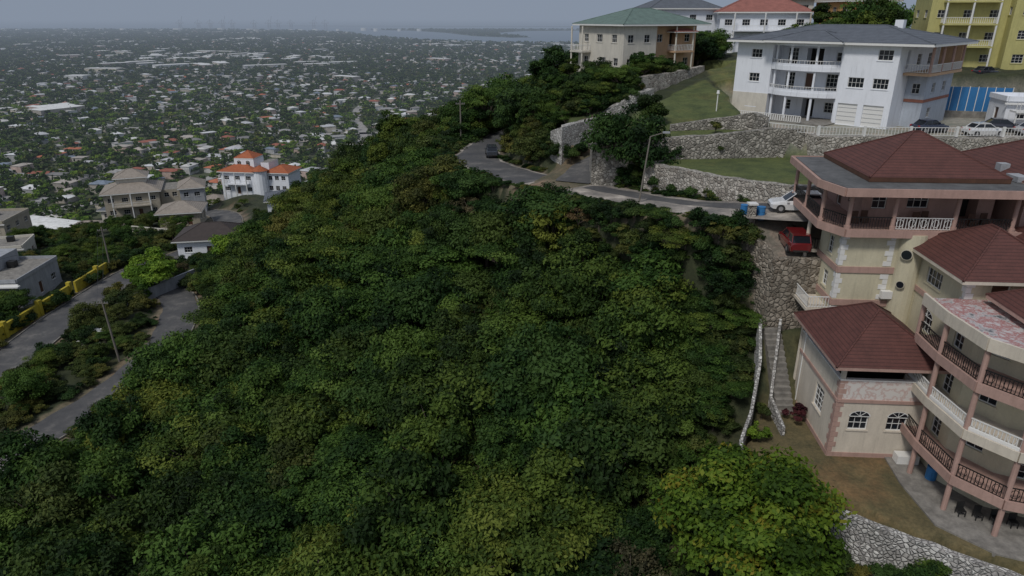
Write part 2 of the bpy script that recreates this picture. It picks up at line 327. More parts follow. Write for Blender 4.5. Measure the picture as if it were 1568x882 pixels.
def height(x,y):
    x=np.asarray(x,float); y=np.asarray(y,float); h=hbase(x,y)
    r=np.maximum(np.maximum((y-330)/140,(np.abs(x+20)-260)/150),(-60-y)/100); t=np.clip(r,0,1); t=t*t*(3-2*t)
    h=h*(1-t)+PLAIN*t; h=np.maximum(h,PLAIN)
    for pts,hw,bl in ROADS:
        near=(x>pts[:,0].min()-9)&(x<pts[:,0].max()+9)&(y>pts[:,1].min()-9)&(y<pts[:,1].max()+9)
        if near.any():
            d,z=roaddist(x[near],y[near],pts); t=np.clip((d-hw-.9)/bl,0,1); t=t*t*(3-2*t)
            h[near]=(z-.09)*(1-t)+h[near]*t
    for poly,f in PADS:
        k=inpoly(x,y,poly); h=np.where(k,f(x,y),h)
    return h
def axis(a,b,st,lo,hi,g=1.07):
    c=list(np.arange(a,b,st)); s=st
    while c[-1]<hi: s*=g; c.append(c[-1]+s)
    s=st; l=[a]
    while l[-1]>lo: s*=g; l.append(l[-1]-s)
    return np.array(l[:0:-1]+c)
xs=axis(-85,62,.75,-30000,30000); ys=axis(24,134,.75,-800,45000)
X,Y=np.meshgrid(xs,ys); xf,yf=X.ravel(),Y.ravel(); Z=height(xf,yf)
roughn=.25*np.sin(xf*.9+1.3*np.sin(yf*.7))*np.sin(yf*1.1+np.sin(xf*.5))
nop=np.zeros(xf.shape,bool)
for poly,_ in PADS: nop|=inpoly(xf,yf,poly)
for pts,hw,_ in ROADS: nop|=roaddist(xf,yf,pts)[0]<hw+2
Z=Z+np.where(nop|(yf>300),0,roughn)
nx,ny=len(xs),len(ys); idx=np.arange(nx*ny).reshape(ny,nx)
F=np.stack([idx[:-1,:-1],idx[:-1,1:],idx[1:,1:],idx[1:,:-1]],-1).reshape(-1,4)
C=np.tile(np.array([.028,.036,.016,1.]),(len(xf),1))
def paint(mask,c): C[mask,:3]=c
paint((yf>300)|(np.abs(xf)>230),(.06,.075,.035))
for pts,hw,_ in ROADS: paint(roaddist(xf,yf,pts)[0]<hw+1.1,(.15,.125,.095))
paint(inpoly(xf,yf,YARD),(.105,.088,.045)); paint(inpoly(xf,yf,STAIRZ),(.07,.07,.035)); paint(inpoly(xf,yf,PLAT),(.16,.145,.13))
paint(inpoly(xf,yf,MT1),(.065,.085,.026)); paint(inpoly(xf,yf,MT2),(.07,.09,.03)); paint(inpoly(xf,yf,WP),(.26,.25,.24)); paint(inpoly(xf,yf,HL),(.05,.07,.022))
UL=[(31,108),(52,108),(52,126),(32,128)]; paint(inpoly(xf,yf,UL)|inpoly(xf,yf,GHP),(.085,.10,.035))
SHOULD=[(1.5,88),(7,82),(11,83.5),(15.5,95),(12,98),(5.5,91.5),(1,93.5)]; paint(inpoly(xf,yf,SHOULD),(.11,.095,.065))
m,nt,b=newmat('earth_and_grass'); at=nt.nodes.new('ShaderNodeAttribute'); at.attribute_name='Col'
v=coords(nt,world=True); n1=noise(nt,v,.5,8,.75); n2=noise(nt,v,.012,6,.7); n3=noise(nt,v,4,4,.7); n4=noise(nt,v,.16,5,.7)
col=mix(nt,ramp(nt,n1,[(.35,0.),(.65,1.)]),mix(nt,1.,at.outputs['Color'],(.62,.66,.6),'MULTIPLY'),mix(nt,1.,at.outputs['Color'],(1.5,1.35,1.25),'MULTIPLY'))
col=mix(nt,ramp(nt,n4,[(.52,0.),(.66,.5)]),col,mix(nt,1.,col,(1.7,1.15,1.1),'MULTIPLY'))
col=mix(nt,ramp(nt,n2,[(.4,0.),(.6,.5)]),col,mix(nt,1.,col,(.6,.75,.5),'MULTIPLY')); col=mix(nt,.35,col,n3,'OVERLAY')
L(nt,col,b.inputs['Base Color']); b.inputs['Roughness'].default_value=.95; bump(nt,b,n1,.5,.15)
mk('ground',np.stack([xf,yf,Z],1),F,m,attr={'Col':('FLOAT_COLOR',C)},smooth=True)
# roads
def ribbon(name,pts,hw,mat,dz=0.0,off=0.0):
    P=pts[:,:2]; T=np.gradient(P,axis=0); T/=np.linalg.norm(T,axis=1)[:,None]; N=np.stack([-T[:,1],T[:,0]],1)
    V=[];F=[]
    for i,(p,n) in enumerate(zip(P,N)):
        for s in (-1,1):
            w=hw+(.16*math.sin(i*1.7+s)+.1*math.sin(i*.61) if hw>1 else 0)
            q=p+n*(off+s*w); V.append((q[0],q[1],pts[i,2]+dz))
        if i: k=2*i; F.append([k-2,k,k+1,k-1])
    return mk(name,V,[f[::-1] for f in F],mat)
ribbon('hill_road',roadmain,3.5,roadc_m); ribbon('lower_road',roadL1,2.7,road_m); ribbon('lower_road',roadL2,3.2,road_m,.004)
ribbon('driveway',ramp_r,2.2,road_m,.02)
cut=[i for i in range(len(roadmain)) if roadmain[i,1]>86]; ribbon('hill_road_asphalt',roadmain[cut],3.0,road_m,.006)
c2=[i for i in range(len(roadmain)) if roadmain[i,1]<=80]; ribbon('asphalt_strip',roadmain[c2],1.1,road_m,.005,-1.4)
def kerb(name,pts,off,mat):
    P=pts[:,:2]; T=np.gradient(P,axis=0); T/=np.linalg.norm(T,axis=1)[:,None]; N=np.stack([-T[:,1],T[:,0]],1); V=[];F=[]
    for i,(p,n) in enumerate(zip(P,N)):
        for o,z in ((off-.09,-.1),(off-.09,.13),(off+.09,.13),(off+.09,-.1)):
            q=p+n*o; V.append((q[0],q[1],pts[i,2]+z))
        if i:
            k=4*i
            for a,b_ in ((0,1),(1,2),(2,3)): F.append([k-4+a,k-4+b_,k+b_,k+a])
    mk(name,V,F,mat)
kerb('kerb',roadL2,3.35,concrete); kerb('kerb',roadL2,-3.35,concrete); kerb('kerb',roadL1,-2.85,concrete)
# ---------------------------------------------------------------- stone walls
def swall(name,pts,th,mat,jag=.07,side=1):
    P=[]
    for a,b_ in zip(pts,pts[1:]):
        n=max(1,int(math.hypot(b_[0]-a[0],b_[1]-a[1])/.9))
        for k in range(n): t=k/n; P.append([a[j]+(b_[j]-a[j])*t for j in range(4)])
    P.append(list(pts[-1])); A=np.array(P); T=np.gradient(A[:,:2],axis=0); T/=np.linalg.norm(T,axis=1)[:,None]+1e-9; N=np.stack([-T[:,1],T[:,0]],1)*side
    V=[];F=[]
    for i in range(len(A)):
        j=random.uniform(-jag,jag); zt=A[i,3]+j
        for o,z in ((0,A[i,2]),(.08,zt),(th,zt),(th,A[i,2])): V.append((A[i,0]+N[i,0]*o,A[i,1]+N[i,1]*o,z))
        if i:
            k=4*i
            for a,b_ in ((0,1),(1,2),(2,3)): F.append([k-4+a,k-4+b_,k+b_,k+a])
    F.append([0,1,2,3]); k=4*(len(A)-1); F.append([k+3,k+2,k+1,k])
    return mk(name,V,F,mat)
swall('stone_retaining_wall',[(15.0,76.8,-19.5,-15.4),(17.8,73,-19.2,-15.2),(21.2,67.5,-18.6,-15.0),(25.6,61.9,-17.5,-14.6),(32,61.7,-17,-14.4),(60,61.2,-17,-14.1)],1.0,stoneL)
swall('stone_retaining_wall',[(16.8,79.5,-19,-15.5),(15.0,76.8,-19.5,-15.4)],1.0,stoneL)
swall('stone_retaining_wall',[(9.6,81.9,-20,-14.3),(12.5,80.6,-19,-13.8),(15.5,79.7,-18,-13.3),(23,79.2,-17,-12.7),(29.6,79.0,-16.5,-11.9),(33.2,78.2,-16.5,-11.9)],1.1,stoneD)
swall('stone_retaining_wall',[(12.5,91,-20,-14.1),(10,88,-20,-14.4),(9.6,81.9,-20,-14.3)],.9,stoneD)
swall('stone_retaining_wall',[(19.5,85.6,-16,-12.4),(25.6,84.4,-16,-11.4),(28.6,83.0,-16,-10.6),(29.0,80.6,-17,-10.9)],.8,stoneD)
swall('stone_retaining_wall',[(33.2,78.2,-17,-12.3),(33.6,76.6,-17,-12.45),(60,75.3,-17,-12.45),(85,74.2,-17,-12.45)],1.2,stoneL)
swall('stone_retaining_wall',[(5.2,94.5,-20,-14.5),(6.6,91.2,-20.5,-13.6),(12.4,96.6,-20,-12.9)],1.1,stoneW)
swall('stone_retaining_wall',[(12.4,96.6,-19.5,-12.8),(14.3,97.3,-18,-11.6),(17.2,98.2,-16,-10.2),(20.5,101.6,-14.8,-9.6)],1.1,stoneW)
swall('stone_retaining_wall',[(18.6,103.4,-14,-8.2),(24,108,-13,-8.0),(31,115,-12,-7.4)],1.0,stoneL)
swall('stone_retaining_wall',[(19.8,59.0,-27,-16.8),(20.1,57.6,-27,-17.0),(21.7,53.2,-27,-18.7)],.7,stoneT)
swall('stone_retaining_wall',[(21.7,53.2,-27,-18.7),(27,53.2,-27,-18.7)],.8,stoneT)
BW=[(20.9,52.9,-27,-23.9),(20.0,49.5,-30,-25.8),(19.95,49.3,-30,-26.6),(18.5,46,-32,-27.9),(18.4,45.8,-32,-28.6),(16.8,42.9,-33,-29.1),(16.2,40.5,-34,-29.4)]
swall('boundary_wall',BW,.32,stoneW,.12)
swall('boundary_wall',[(21.0,36.1,-37.5,-29.9),(22.2,34.9,-37.5,-29.9),(29.4,29.7,-38,-29.9),(38,24.3,-39,-29.8),(50,16,-40,-29.8)],.55,stoneW,.1)
swall('low_garden_wall',[(21.0,44.6,-31,-29.2),(21.3,48.4,-31,-28.8),(22.9,52.6,-27,-23.8)],.3,stoneW)
st=B('garden_steps')
for i in range(15): st.box('steps',concrete,21.5,22.9,47.6+i*.36,47.6+(i+1)*.36-.002,-31,-29.75+i*.36)
st.done()
gp=B('gate_pillar',(21.2,58.6,-17.4)); gp.box('shaft',stoneL,-.3,.3,-.3,.3,-1,2.0); gp.box('cap',trim,-.4,.4,-.4,.4,2.002,2.15); gp.done()
# ---------------------------------------------------------------- near pink and cream house
def R4(x0,x1,y0,y1): return [(x0,y0),(x1,y0),(x1,y1),(x0,y1)]
h=B('pink_cream_villa',(23.1,42.1,-30),-4)
wing=R4(0,6.2,0,8)
h.walls('wing_walls',palewall,wing,0,4.7,{0:[(1.75,2.3,1.35,1.1,'a'),(4.4,2.3,1.35,1.1,'a')],3:[(4.9,2.1,1.7,1.9,'w')]})
h.box('wing_parapet',mott,-.03,6.2,-.03,.2,4.75,6.3); h.box('wing_parapet_side',palewall,-.03,.2,.202,8,4.75,6.3)
h.band('wing_band',pink,[(0,8),(0,0),(6.2,0)],4.55,4.8,.1,False); h.band('wing_plinth',pink,[(0,8),(0,0),(6.2,0)],0,.35,.06,False)
h.box('wing_coping',trim,-.08,6.25,-.08,.24,6.302,6.38); h.box('wing_coping',trim,-.08,.24,.242,8,6.302,6.38)
h.quoin(pink,0,0,.4,4.5,1,1); h.quoin(pink,0,0,4.8,6.3,1,1)
for x,y in ((.02,.02),(5.9,.02),(.02,7.6)): h.box('wing_posts',palewall,x,x+.28,y,y+.28,6.39,7.5)
h.box('wing_shade_sheet',shadetrim,.6,6.0,3.4,3.6,4.71,7.45)  # added dark sheet, paints the shade under the wing roof
h.hip('wing_roof',redroof,-.9,7.0,-.9,8.3,7.75,2.7,pink)
h.tube('downpipe',trim,(-.06,7.2,0),(-.06,7.2,7.5),.05,6)
T=[(1.7,8),(14,8),(14,18),(3.2,18),(3.2,12.3),(1.7,12.3)]
h.walls('tower_walls',cream,T,0,14.8,{5:[(2.2,12.4,1.0,1.4,'w'),(2.2,9.6,1.0,1.3,'w'),(2.2,6,1,1.3,'w')],3:[(2.5,9.5,1.1,2,'d'),(2.5,6,1.1,2,'d')]})
for z in (11.45,8.7,5.6): h.band('tower_band',pink,[(3.2,12.3),(1.7,12.3),(1.7,8),(7.38,8)],z,z+.5,.09,False)
h.quoin(trim,1.7,8,.4,8.6,1,1); h.quoin(trim,1.7,8,9.3,11.4,1,1); h.quoin(trim,1.7,8,12.05,14.7,1,1); 
for z0,z1 in ((9.3,11.4),(12.05,14.7)):
    z=z0;i=0
    while z<z1-.2: a=.35 if i%2 else .6; h.box('quoins',trim,5.6-a,5.62,7.955,8.1,z,z+.38); z+=.42;i+=1
SL=[(.3,9.6),(1.5,7.3),(15,7.3),(15,18.2),(.8,18.2)]
h.prism('balcony_slab',pink,SL,14.8,15.1); h.band('balcony_edge',pink,SL,14.55,15.16,.12)
h.rail([(.9,18),(.38,9.7),(1.55,7.4)],15.1,1.05,iron,.2,.035,ornate=True); h.rail([(1.55,7.4),(4.8,7.4)],15.1,1.0,iron,.2,.035); 
h.rail([(4.9,7.4),(9.2,7.4)],15.1,1.0,trim,.22,.04,'white_railing',ornate=True); h.rail([(9.3,7.4),(13.4,7.4)],15.1,1.0,iron,.2,.035,ornate=True)
h.walls('penthouse_walls',pink,[(3.6,10.3),(13.5,10.3),(13.5,17.8),(3.6,17.8)],15.1,18,{0:[(4.2,16.1,1.6,1.2,'w'),(8,15.15,1.4,2.3,'o'),(1.3,16,1.1,1.2,'w')],3:[(3,15.15,1.0,2.2,'d'),(5.5,16,1.2,1.2,'w')]})
for x,y in ((.45,9.7),(1.6,7.45),(4.85,7.45),(9.25,7.45),(13.4,7.45),(.7,14),(.95,17.9)): h.cyl('columns',pink,x,y,.16,15.1,18,10); h.cyl('column_bases',pink,x,y,.24,15.105,15.4,10)
for i,(x,y) in enumerate(((2.6,9),(3.4,9.2),(7.2,9),(8,9.3),(11.2,8.8),(12.2,9))): h.box('balcony_chairs',wood,x,x+.5,y,y+.5,15.1,15.55); h.box('balcony_chairs',wood,x,x+.5,y+.44,y+.5,15.552,16.0)
RS=[(-.3,9.3),(.6,6.3),(14,6.3),(15.4,8),(15.4,18.6),(.5,18.6)]
h.prism('roof_slab',pink,RS,18.0,18.42); h.band('roof_slab_edge',pink,RS,17.9,18.5,.14); h.prism('roof_slab_top',deckm,[(-.1,9.3),(.75,6.5),(13.9,6.5),(15.2,8.1),(15.2,18.4),(.7,18.4)],18.42,18.47)
h.hip('tower_roof',redroof,3.0,13.2,8.5,18.2,18.85,2.7,wood,.35)
h.box('solar_heater',greyw,13.9,15,9,10.5,18.5,18.9)
h.box('roof_tank',greyw,14.3,15,12,12.7,18.5,19.3)
h.walls('east_block_walls',pink,[(14.6,8.6),(26,8.6),(26,19),(14.6,19)],0,18.4); h.hip('east_block_roof',redroof,14.2,27,8,19.6,18.6,3,pink)
for z in (4.5,8.2,11.6):
    h.prism('side_landing',palewall,R4(.6,3.18,12.4,18),z,z+.22); h.rail([(3.1,17.9),(.7,17.9),(.7,12.5),(1.6,12.5)],z+.22,1.0,iron,.22,.04)
for x,y in ((.75,12.6),(.75,17.7)): h.cyl('side_columns',palewall,x,y,.16,0,14.8,8)
h.prism('side_patio',palewall,R4(-.1,1.68,8.2,12.2),8.0,8.25); h.rail([(1.6,12.1),(0,12.1),(0,8.3),(1.6,8.3)],8.25,1.0,trim,.22,.04)
for y in (8.4,12.0): h.cyl('side_columns',palewall,.05,y,.14,0,8,8)
Bp=[(7.4,1),(18,1),(18,8.6),(7.4,8.6)]
h.walls('block_walls',cream,Bp,0,13.6,{3:[(3.6,11.6,2.1,1.2,'w'),(3.9,8.1,1.5,1.2,'a'),(1.6,5.4,1.2,1.3,'w')],0:[(2.2,12.25,1.2,1.1,'d')]})
h.band('block_band',pink,[(7.4,8),(7.4,1)],10.5,10.9,.09,False); h.band('block_band',pink,[(7.4,8),(7.4,1)],7.0,7.4,.09,False)
h.quoin(trim,7.4,1,11,13.4,1,1)
h.hip('block_roof',redroof,6.5,14.3,.1,8.9,13.85,2.5,palewall); h.hip('block_roof',redroof,12.8,20,2.2,9.5,14.3,2.4,palewall)
h.cyl('round_bay',cream,6.9,8.0,1.0,0,14.79,20)
for z,r_ in ((13.3,.36),(10.9,.26)):
    h.tube('porthole_trim',creamtrim,(6.2,7.1,z),(6.14,7.02,z),r_+.06,16); h.tube('porthole_glass',glass,(6.2,7.1,z),(6.12,7.0,z),r_,16)
h.box('ac_unit',trim,5.2,6.0,7.5,7.95,9.5,10.1)
O=[(5.0,1.2),(4.9,-2),(5.3,-5.8),(7.2,-8.1),(11,-9.2),(18,-9.4),(18,.98),(7.2,.98)]
I=[(6.5,1),(6.5,-2.6),(8.2,-5.2),(11.2,-6.6),(18,-6.8),(18,.98)]
ops={}
for i,l in ((0,[2.0]),(1,[1.6]),(2,[1.6]),(3,[1.5,3.6,5.6])):
    ops[i]=[]
    for zf in (.05,2.8,6.2,9.5):
        for k,a in enumerate(l): ops[i].append((a,zf+(.0 if zf>.1 and i!=1 else .9),1.1,(1.95 if zf>.1 and i!=1 else 1.1),'w'))
h.walls('bay_walls',cream,I,0,12.0,ops)
for z,mt in ((2.5,pink),(5.9,palewall),(9.2,pink)):
    h.prism('bay_balcony',mt,O,z,z+.28); h.band('bay_balcony_edge',mt,O[:6],z-.22,z+.42,.13,False)
    rp=[(x+.12 if i<3 else x,y+.12) for i,(x,y) in enumerate(O[:6])]
    if z==5.9:
        for p,q in zip(rp,rp[1:]): h.ob('white_balustrade_base',trim,p,q,.1,z+.28,z+.6)
        h.rail(rp,z+.5,.75,trim,.2,.04,'white_balustrade',.08,ornate=True)
    else: h.rail(rp,z+.28,1.0,iron,.2,.035,ornate=True)
h.prism('bay_deck',pink,O,11.95,12.2); h.band('bay_deck_edge',palewall,O[:6],11.75,12.55,.16,False)
h.prism('bay_deck_floor',decktile,[(5.15,1.1),(5.05,-1.9),(5.45,-5.7),(7.3,-7.9),(11,-9.0),(17.9,-9.2),(17.9,.95)],12.2,12.24)
h.hip('bay_roof',redroof,8.2,20,-6.6,.2,12.95,2.3,pink)
h.box('bay_roof_base',palewall,8.9,19,-5.9,.1,12.25,12.7)
for x,y in O[:6]: h.cyl('bay_columns',pink,x+.15,y+.15,.17,0,11.9,10)
h.prism('patio',concrete,[(4.2,1),(3.9,-3),(4.2,-7.2),(6.6,-9.6),(11,-11),(18,-11.5),(18,1),(6.3,1)],-.2,.12)
h.cyl('patio_barrel',bluep,6.2,-2.4,.35,.12,1.1,12)
h.box('water_tank',trim,4.6,6.1,-.9,-.15,.1,.75)
for i in range(5):
    x=6+i*.9; y=-6.4-.3*i
    h.box('patio_furniture',iron,x,x+.45,y,y+.45,.5,.56); h.box('patio_furniture',iron,x,x+.45,y+.4,y+.45,.562,1.0)
    for a in (0,.4):
        for c_ in (0,.4): h.box('patio_furniture',iron,x+a,x+a+.05,y+c_,y+c_+.05,.12,.498)
h.done()
# ---------------------------------------------------------------- white villa
w=B('white_villa',(31.3,100.1,-12.8),-46.4)
P1=R4(0,5.2,0,15); P2=R4(5.2,14.6,2.6,15); P3=R4(14.6,21.2,-.6,14)
w.walls('west_walls',white,P1,0,9.6,{0:[(2.9,7.6,1.5,1.1,'w'),(2.9,4.5,1.5,1.1,'w'),(2.9,1.2,1.5,1.1,'w')]})
w.box('west_base_panel',offw,0.02,5.2,-.06,-.003,0,3.0)
w.walls('centre_walls',white,P2,0,9.6,{0:[(1.6,6.8,1.4,2.1,'w'),(4.6,6.8,2.2,2.1,'o'),(8,7.4,1.2,1.1,'w'),(1.6,3.7,1.3,2.1,'w'),(4.4,3.7,1.4,2.1,'d'),(7.5,3.7,2,2.1,'w'),(4.6,.1,1.6,2.4,'o'),(1.6,.9,1.1,1.3,'w'),(7.5,.9,1.4,1.3,'w')]})
w.walls('east_walls',white,P3,0,9.6,{0:[(2.1,4.6,1.9,1.2,'w'),(5.0,4.6,1.8,1.2,'w'),(5.0,7.9,1.7,1.2,'w'),(1.6,.05,2.4,2.6,'g'),(4.7,.05,2.4,2.6,'g')],1:[(3,6.9,1.0,2.1,'o'),(7,7.1,1.6,1.4,'w'),(11,7.1,1.6,1.4,'w')]})
for z in (3.3,6.5):
    arc=[(5.2,.2)]+[(9.9-4.2*math.cos(a),.4-1.7*math.sin(a)) for a in np.linspace(.25,math.pi-.25,9)]+[(14.6,.2)]
    w.prism('curved_balcony',white,[(5.2,2.6)]+arc+[(14.6,2.6)],z-.15,z+.15)
    w.band('balcony_edge',white,arc,z-.25,z+.32,.1,False)
    for p,q in zip(arc,arc[1:]):
        w.ob('balcony_parapet',white,p,q,.12,z+.15,z+.62)
    w.rail(arc,z+.45,.6,trim,.3,.05)
    for x,y in ((5.6,.5),(8.2,-.9),(11.6,-.9),(14.2,.5)): w.cyl('columns',white,x,y,.15,z+.15 if z>4 else 3.45,9.6 if z>4 else 6.35,10)
for x,y in ((5.6,.5),(8.2,-.9),(11.6,-.9),(14.2,.5)): w.cyl('columns',white,x,y,.17,0,3.15,10)
w.prism('upper_soffit',white,[(5.2,2.6),(5.2,-.2),(8,-1.6),(12,-1.6),(14.6,-.2),(14.6,2.6)],9.3,9.6)
w.walls('side_ground_walls',bluegreyshade,R4(21.22,23.4,3.5,13.5),0,6.2,{1:[(3,4.0,1.3,1.2,'w'),(7,4.0,1.3,1.2,'w'),(3,1,1.3,1.2,'w')],0:[(1.1,4.0,.9,1.2,'w')]})  # stucco here carries the shaded side's tone
w.box('side_brick_stripe',brick,23.403,23.46,3.5,13.4,3.0,3.35); w.box('side_brick_stripe',brick,21.25,23.4,3.43,3.497,3.0,3.35)
w.prism('side_balcony',peach,R4(21.22,24.2,1.5,13.8),6.2,6.5); w.rail([(21.3,1.6),(24.1,1.6),(24.1,13.7),(21.3,13.7)],6.5,1,trim,.28,.05)
for y in (1.7,5.6,9.5,13.6): w.cyl('side_columns',pink,24.0,y,.17,6.5,9.6,8)
w.box('side_screen',peach,21.4,23.9,13.2,13.5,6.5,9.5)
w.hip('roof',greyroof,-1,24.9,-1.5,15.6,9.85,1.9,trim,.28)
w.hip('west_gable_roof',greyroof,4.6,15,-2.2,6,9.9,1.2,trim,.26)
w.box('chimney',white,17,18,8,9,10.8,12.4)
w.box('entry_terrace',concrete,4,15,-4,2.5,-.1,.15); w.rail([(2,-4),(12,-4)],0.1,.9,trim,.3,.12,'balustrade',.16)
w.box('planter_wall',white,1.8,8,-4.3,-4.1,-.3,.5)
for i in range(6): w.box('side_steps',concrete,23.5,26,1.0+i*.35,1.33+i*.35,0,.18*(i+1))
w.done()
fr=B('white_terrace_railing',(0,0,-12.4)); fr.rail([(34,77.2),(45,76.7),(60,76.0),(84,74.9)],0,1.0,trim,.35,.045,'rails',.07)
for i in range(10): x=34.2+i*5; fr.box('posts',trim,x-.12,x+.12,77.2-(x-34)*.046-.12,77.2-(x-34)*.046+.12,0,1.1)
fr.rail([(33.8,77.4),(29.8,80.4),(29.6,87.6)],0.1,.9,trim,.35,.05,'rails'); fr.done()
# ---------------------------------------------------------------- green roofed house
g=B('green_roof_house',(17.4,113,-8.8),28.4)
g.walls('cream_walls',offw,R4(0,6.5,0,12.5),-2,7.4,{3:[(2.2,4.9,1.3,1.2,'w'),(6,4.9,1.6,1.2,'w'),(10,4.9,1.4,1.2,'w'),(2.2,1.4,1.2,1.2,'w'),(7,1.4,1.8,1.2,'w'),(10.6,1.4,1.2,1.2,'w')],0:[(1.4,4.9,1.1,1.2,'w'),(4.6,4.9,1.1,1.2,'w'),(1.4,1.3,1.1,1.2,'w'),(4.6,1.3,1.1,1.2,'w')]})
g.walls('peach_walls',peach,R4(6.52,16,1.4,12.5),-2,7.4,{0:[(1.8,4.9,1.1,1.2,'w'),(4.6,4.2,1.6,2.1,'o'),(7.6,4.9,1.1,1.2,'w'),(1.8,1.2,1.1,1.2,'w'),(4.6,.3,1.5,2.1,'o'),(7.6,1.2,1.1,1.2,'w')]})
g.prism('balcony',peach,R4(10,14,-.6,1.38),3.3,3.55); g.rail([(10.1,1.3),(10.1,-.5),(13.9,-.5),(13.9,1.3)],3.55,.95,trim,.3,.05)
for x in (10.2,13.8): g.cyl('posts',offw,x,-.4,.14,-2,7.3,8)
g.hip('awning',coralroof,9.6,14.4,-.9,1.6,6.5,.4,trim,.15)
g.hip('roof',greenroof,-.9,17,-.9,13.4,7.65,2.4,trim,.25)
for zz in (3.2,.1): 
    g.prism('rear_balcony',offw,R4(-1.9,-.02,8.8,12.4),zz,zz+.25); g.rail([(-.1,8.9),(-1.8,8.9),(-1.8,12.3),(-.1,12.3)],zz+.25,.95,trim,.3,.05)
for y in (9,12.2): g.cyl('posts',offw,-1.7,y,.14,-2,7.3,8)
g.done()
def house(name,loc,rot,W,D,nst,wall,roof,kind='hip',sh=3.1,rh=2.2,base=3,balc=False,flatmat=None):
    b=B(name,loc,rot); ht=nst*sh; ops={}
    for e,l in ((0,W),(1,D),(2,W),(3,D)):
        k=max(1,int(l/3.2)); ops[e]=[]
        for f in range(nst):
            for j in range(k):
                a=(j+.5)*l/k
                if f==0 and j==k//2: ops[e].append((a,f*sh+.05,1.1,2.1,'d'))
                else: ops[e].append((a,f*sh+1.0,min(1.5,l/k*.55),1.15,'w'))
    b.walls('walls',wall,R4(0,W,0,D),0,ht,ops,cap=flatmat or wall); b.walls('foundation',wall,R4(-.05,W+.05,-.05,D+.05),-base,-.01)
    if kind=='hip': b.hip('roof',roof,-.8,W+.8,-.8,D+.8,ht+.25,rh,trim)
    else:
        b.band('parapet',wall,R4(0,W,0,D),ht-.1,ht+.5,.18); b.box('slab_edge',trim,-.4,W+.4,-.4,-.19,ht-.45,ht-.25); b.box('roof_tank',iron,W*.6,W*.6+1.2,D*.6,D*.6+1.2,ht,ht+1.1)
    if balc:
        for f in range(1,nst):
            b.prism('balcony',wall,R4(W*.15,W*.85,-1.7,-.01),f*sh-.1,f*sh+.12); b.rail([(W*.15+.1,-.1),(W*.15+.1,-1.6),(W*.85-.1,-1.6),(W*.85-.1,-.1)],f*sh+.12,.95,trim,.3,.05)
        for x in (W*.15+.15,W*.5,W*.85-.15): b.cyl('columns',trim,x,-1.55,.15,-base,nst*sh,8)
    return b
def gz1(x,y): return float(height(np.array([float(x)]),np.array([float(y)]))[0])
house('coral_roof_house',(42,148,-6),-12,17,11,2,white,coralroof,balc=True,rh=3,sh=3.3).done()
house('grey_roof_house',(30,158,-5),8,15,11,2,white,greyroof,rh=2.8,sh=3.2).done()
house('orange_house',(70,158,-3.5),5,13,10,2,orangew,creamroof,balc=True,sh=3.2).done()
house('slate_roof_house',(56,164,-3),0,11,9,2,offw,greyroof,sh=3.2).done()
y=house('yellow_house',(66.5,117,-7.8),-14,11,9,4,yellowgreen,brownroof,balc=True,sh=3.3)
y.walls('wing_walls',yellowgreen,R4(11.02,15,-2,8),0,12.4,{0:[(2,8,1.6,1.3,'w'),(2,4.5,1.6,1.3,'w'),(2,1,1.6,1.3,'w')],3:[(8.5,8,1,1.2,'w')]}); y.done()
y=house('yellow_house',(83,114,-7.4),-14,12,10,4,yellowgreen,brownroof,balc=True,sh=3.2); y.done()
bf=B('blue_fence',(57.5,96,-12.8),-18); bf.box('panels',bluep,0,9,0,.12,.9,4.0)
for i in range(10): bf.box('posts',trim,i-.04,i+.04,-.08,-.002,0,4.1)
bf.box('plinth',concrete,-.1,9.1,-.15,.3,-.5,.898); bf.done()
sb=house('pool_house',(61,86.5,-12.8),-12,8,5,1,white,white,'flat',sh=3.2); sb.done()
pl=B('raised_pool_deck',(60.5,84.0,-12.8),-12); pl.rail([(0,0),(7,0)],2.2,1.0,trim,.4,.06,'deck_rail'); pl.box('deck',trim,0,7,-.2,1.6,2.0,2.2)
for x in (0.2,3.5,6.8): pl.cyl('legs',trim,x,.1,.1,0,2.0,8)
pl.done()
# left lower houses
fb=house('flat_roof_building',(-95,103,-44.6),4,14,12,1,greyw,greyw,'flat',sh=4.2,flatmat=concrete); fb.box('upper_room',greyw,1,8,5,11.5,4.25,6.4); fb.box('canopy',trim,8,14.8,-1.2,-.4,3.6,3.8); fb.done()
yw=B('yellow_perimeter_wall')
for i,(y0,y1) in enumerate(((60,72),(73,86.5),(88,101),(102.5,110),(111,121))): yw.box('wall_panel',yellowp,-76.6,-76.2,y0,y1,-47,-43.0+.004*i)
for i in range(8): yw.box('pillar',yellowp,-76.75,-76.05,60+i*8.2,60.7+i*8.2,-47,-42.5)
yw.box('side_wall',yellowp,-90,-76.8,92,92.4,-47,-42.8); yw.done()
b=house('beige_house',(-106,173,-49.5),22,13,11,2,beige,creamroof,rh=2.4,balc=True,sh=3.2); b.walls('annex_walls',beige,R4(13.1,18,3,12),-2,6.0,{0:[(1.5,1,1.2,1.2,'w'),(3.5,4,1.2,1.2,'w'),(1.5,4,1.2,1.2,'w')]},cap=concrete); b.walls('upper_walls',offw,R4(3,10,4,10),6.5,9.6,{0:[(2,7.3,1.2,1.1,'w'),(5,7.3,1.2,1.1,'w')]}); b.hip('upper_roof',creamroof,2.3,10.7,3.3,10.7,9.8,1.8,trim)
b.walls('east_walls',greyw,R4(18.1,24,0,9),-2,6.4,{0:[(1.5,1,1.2,1.2,'w'),(4.2,4.2,1.4,1.2,'w'),(1.5,4.2,1.2,1.2,'w'),(4.2,.1,1.2,2.1,'d')]}); b.hip('east_roof',creamroof,17.5,24.6,-.6,9.6,6.6,1.8,trim); b.done()
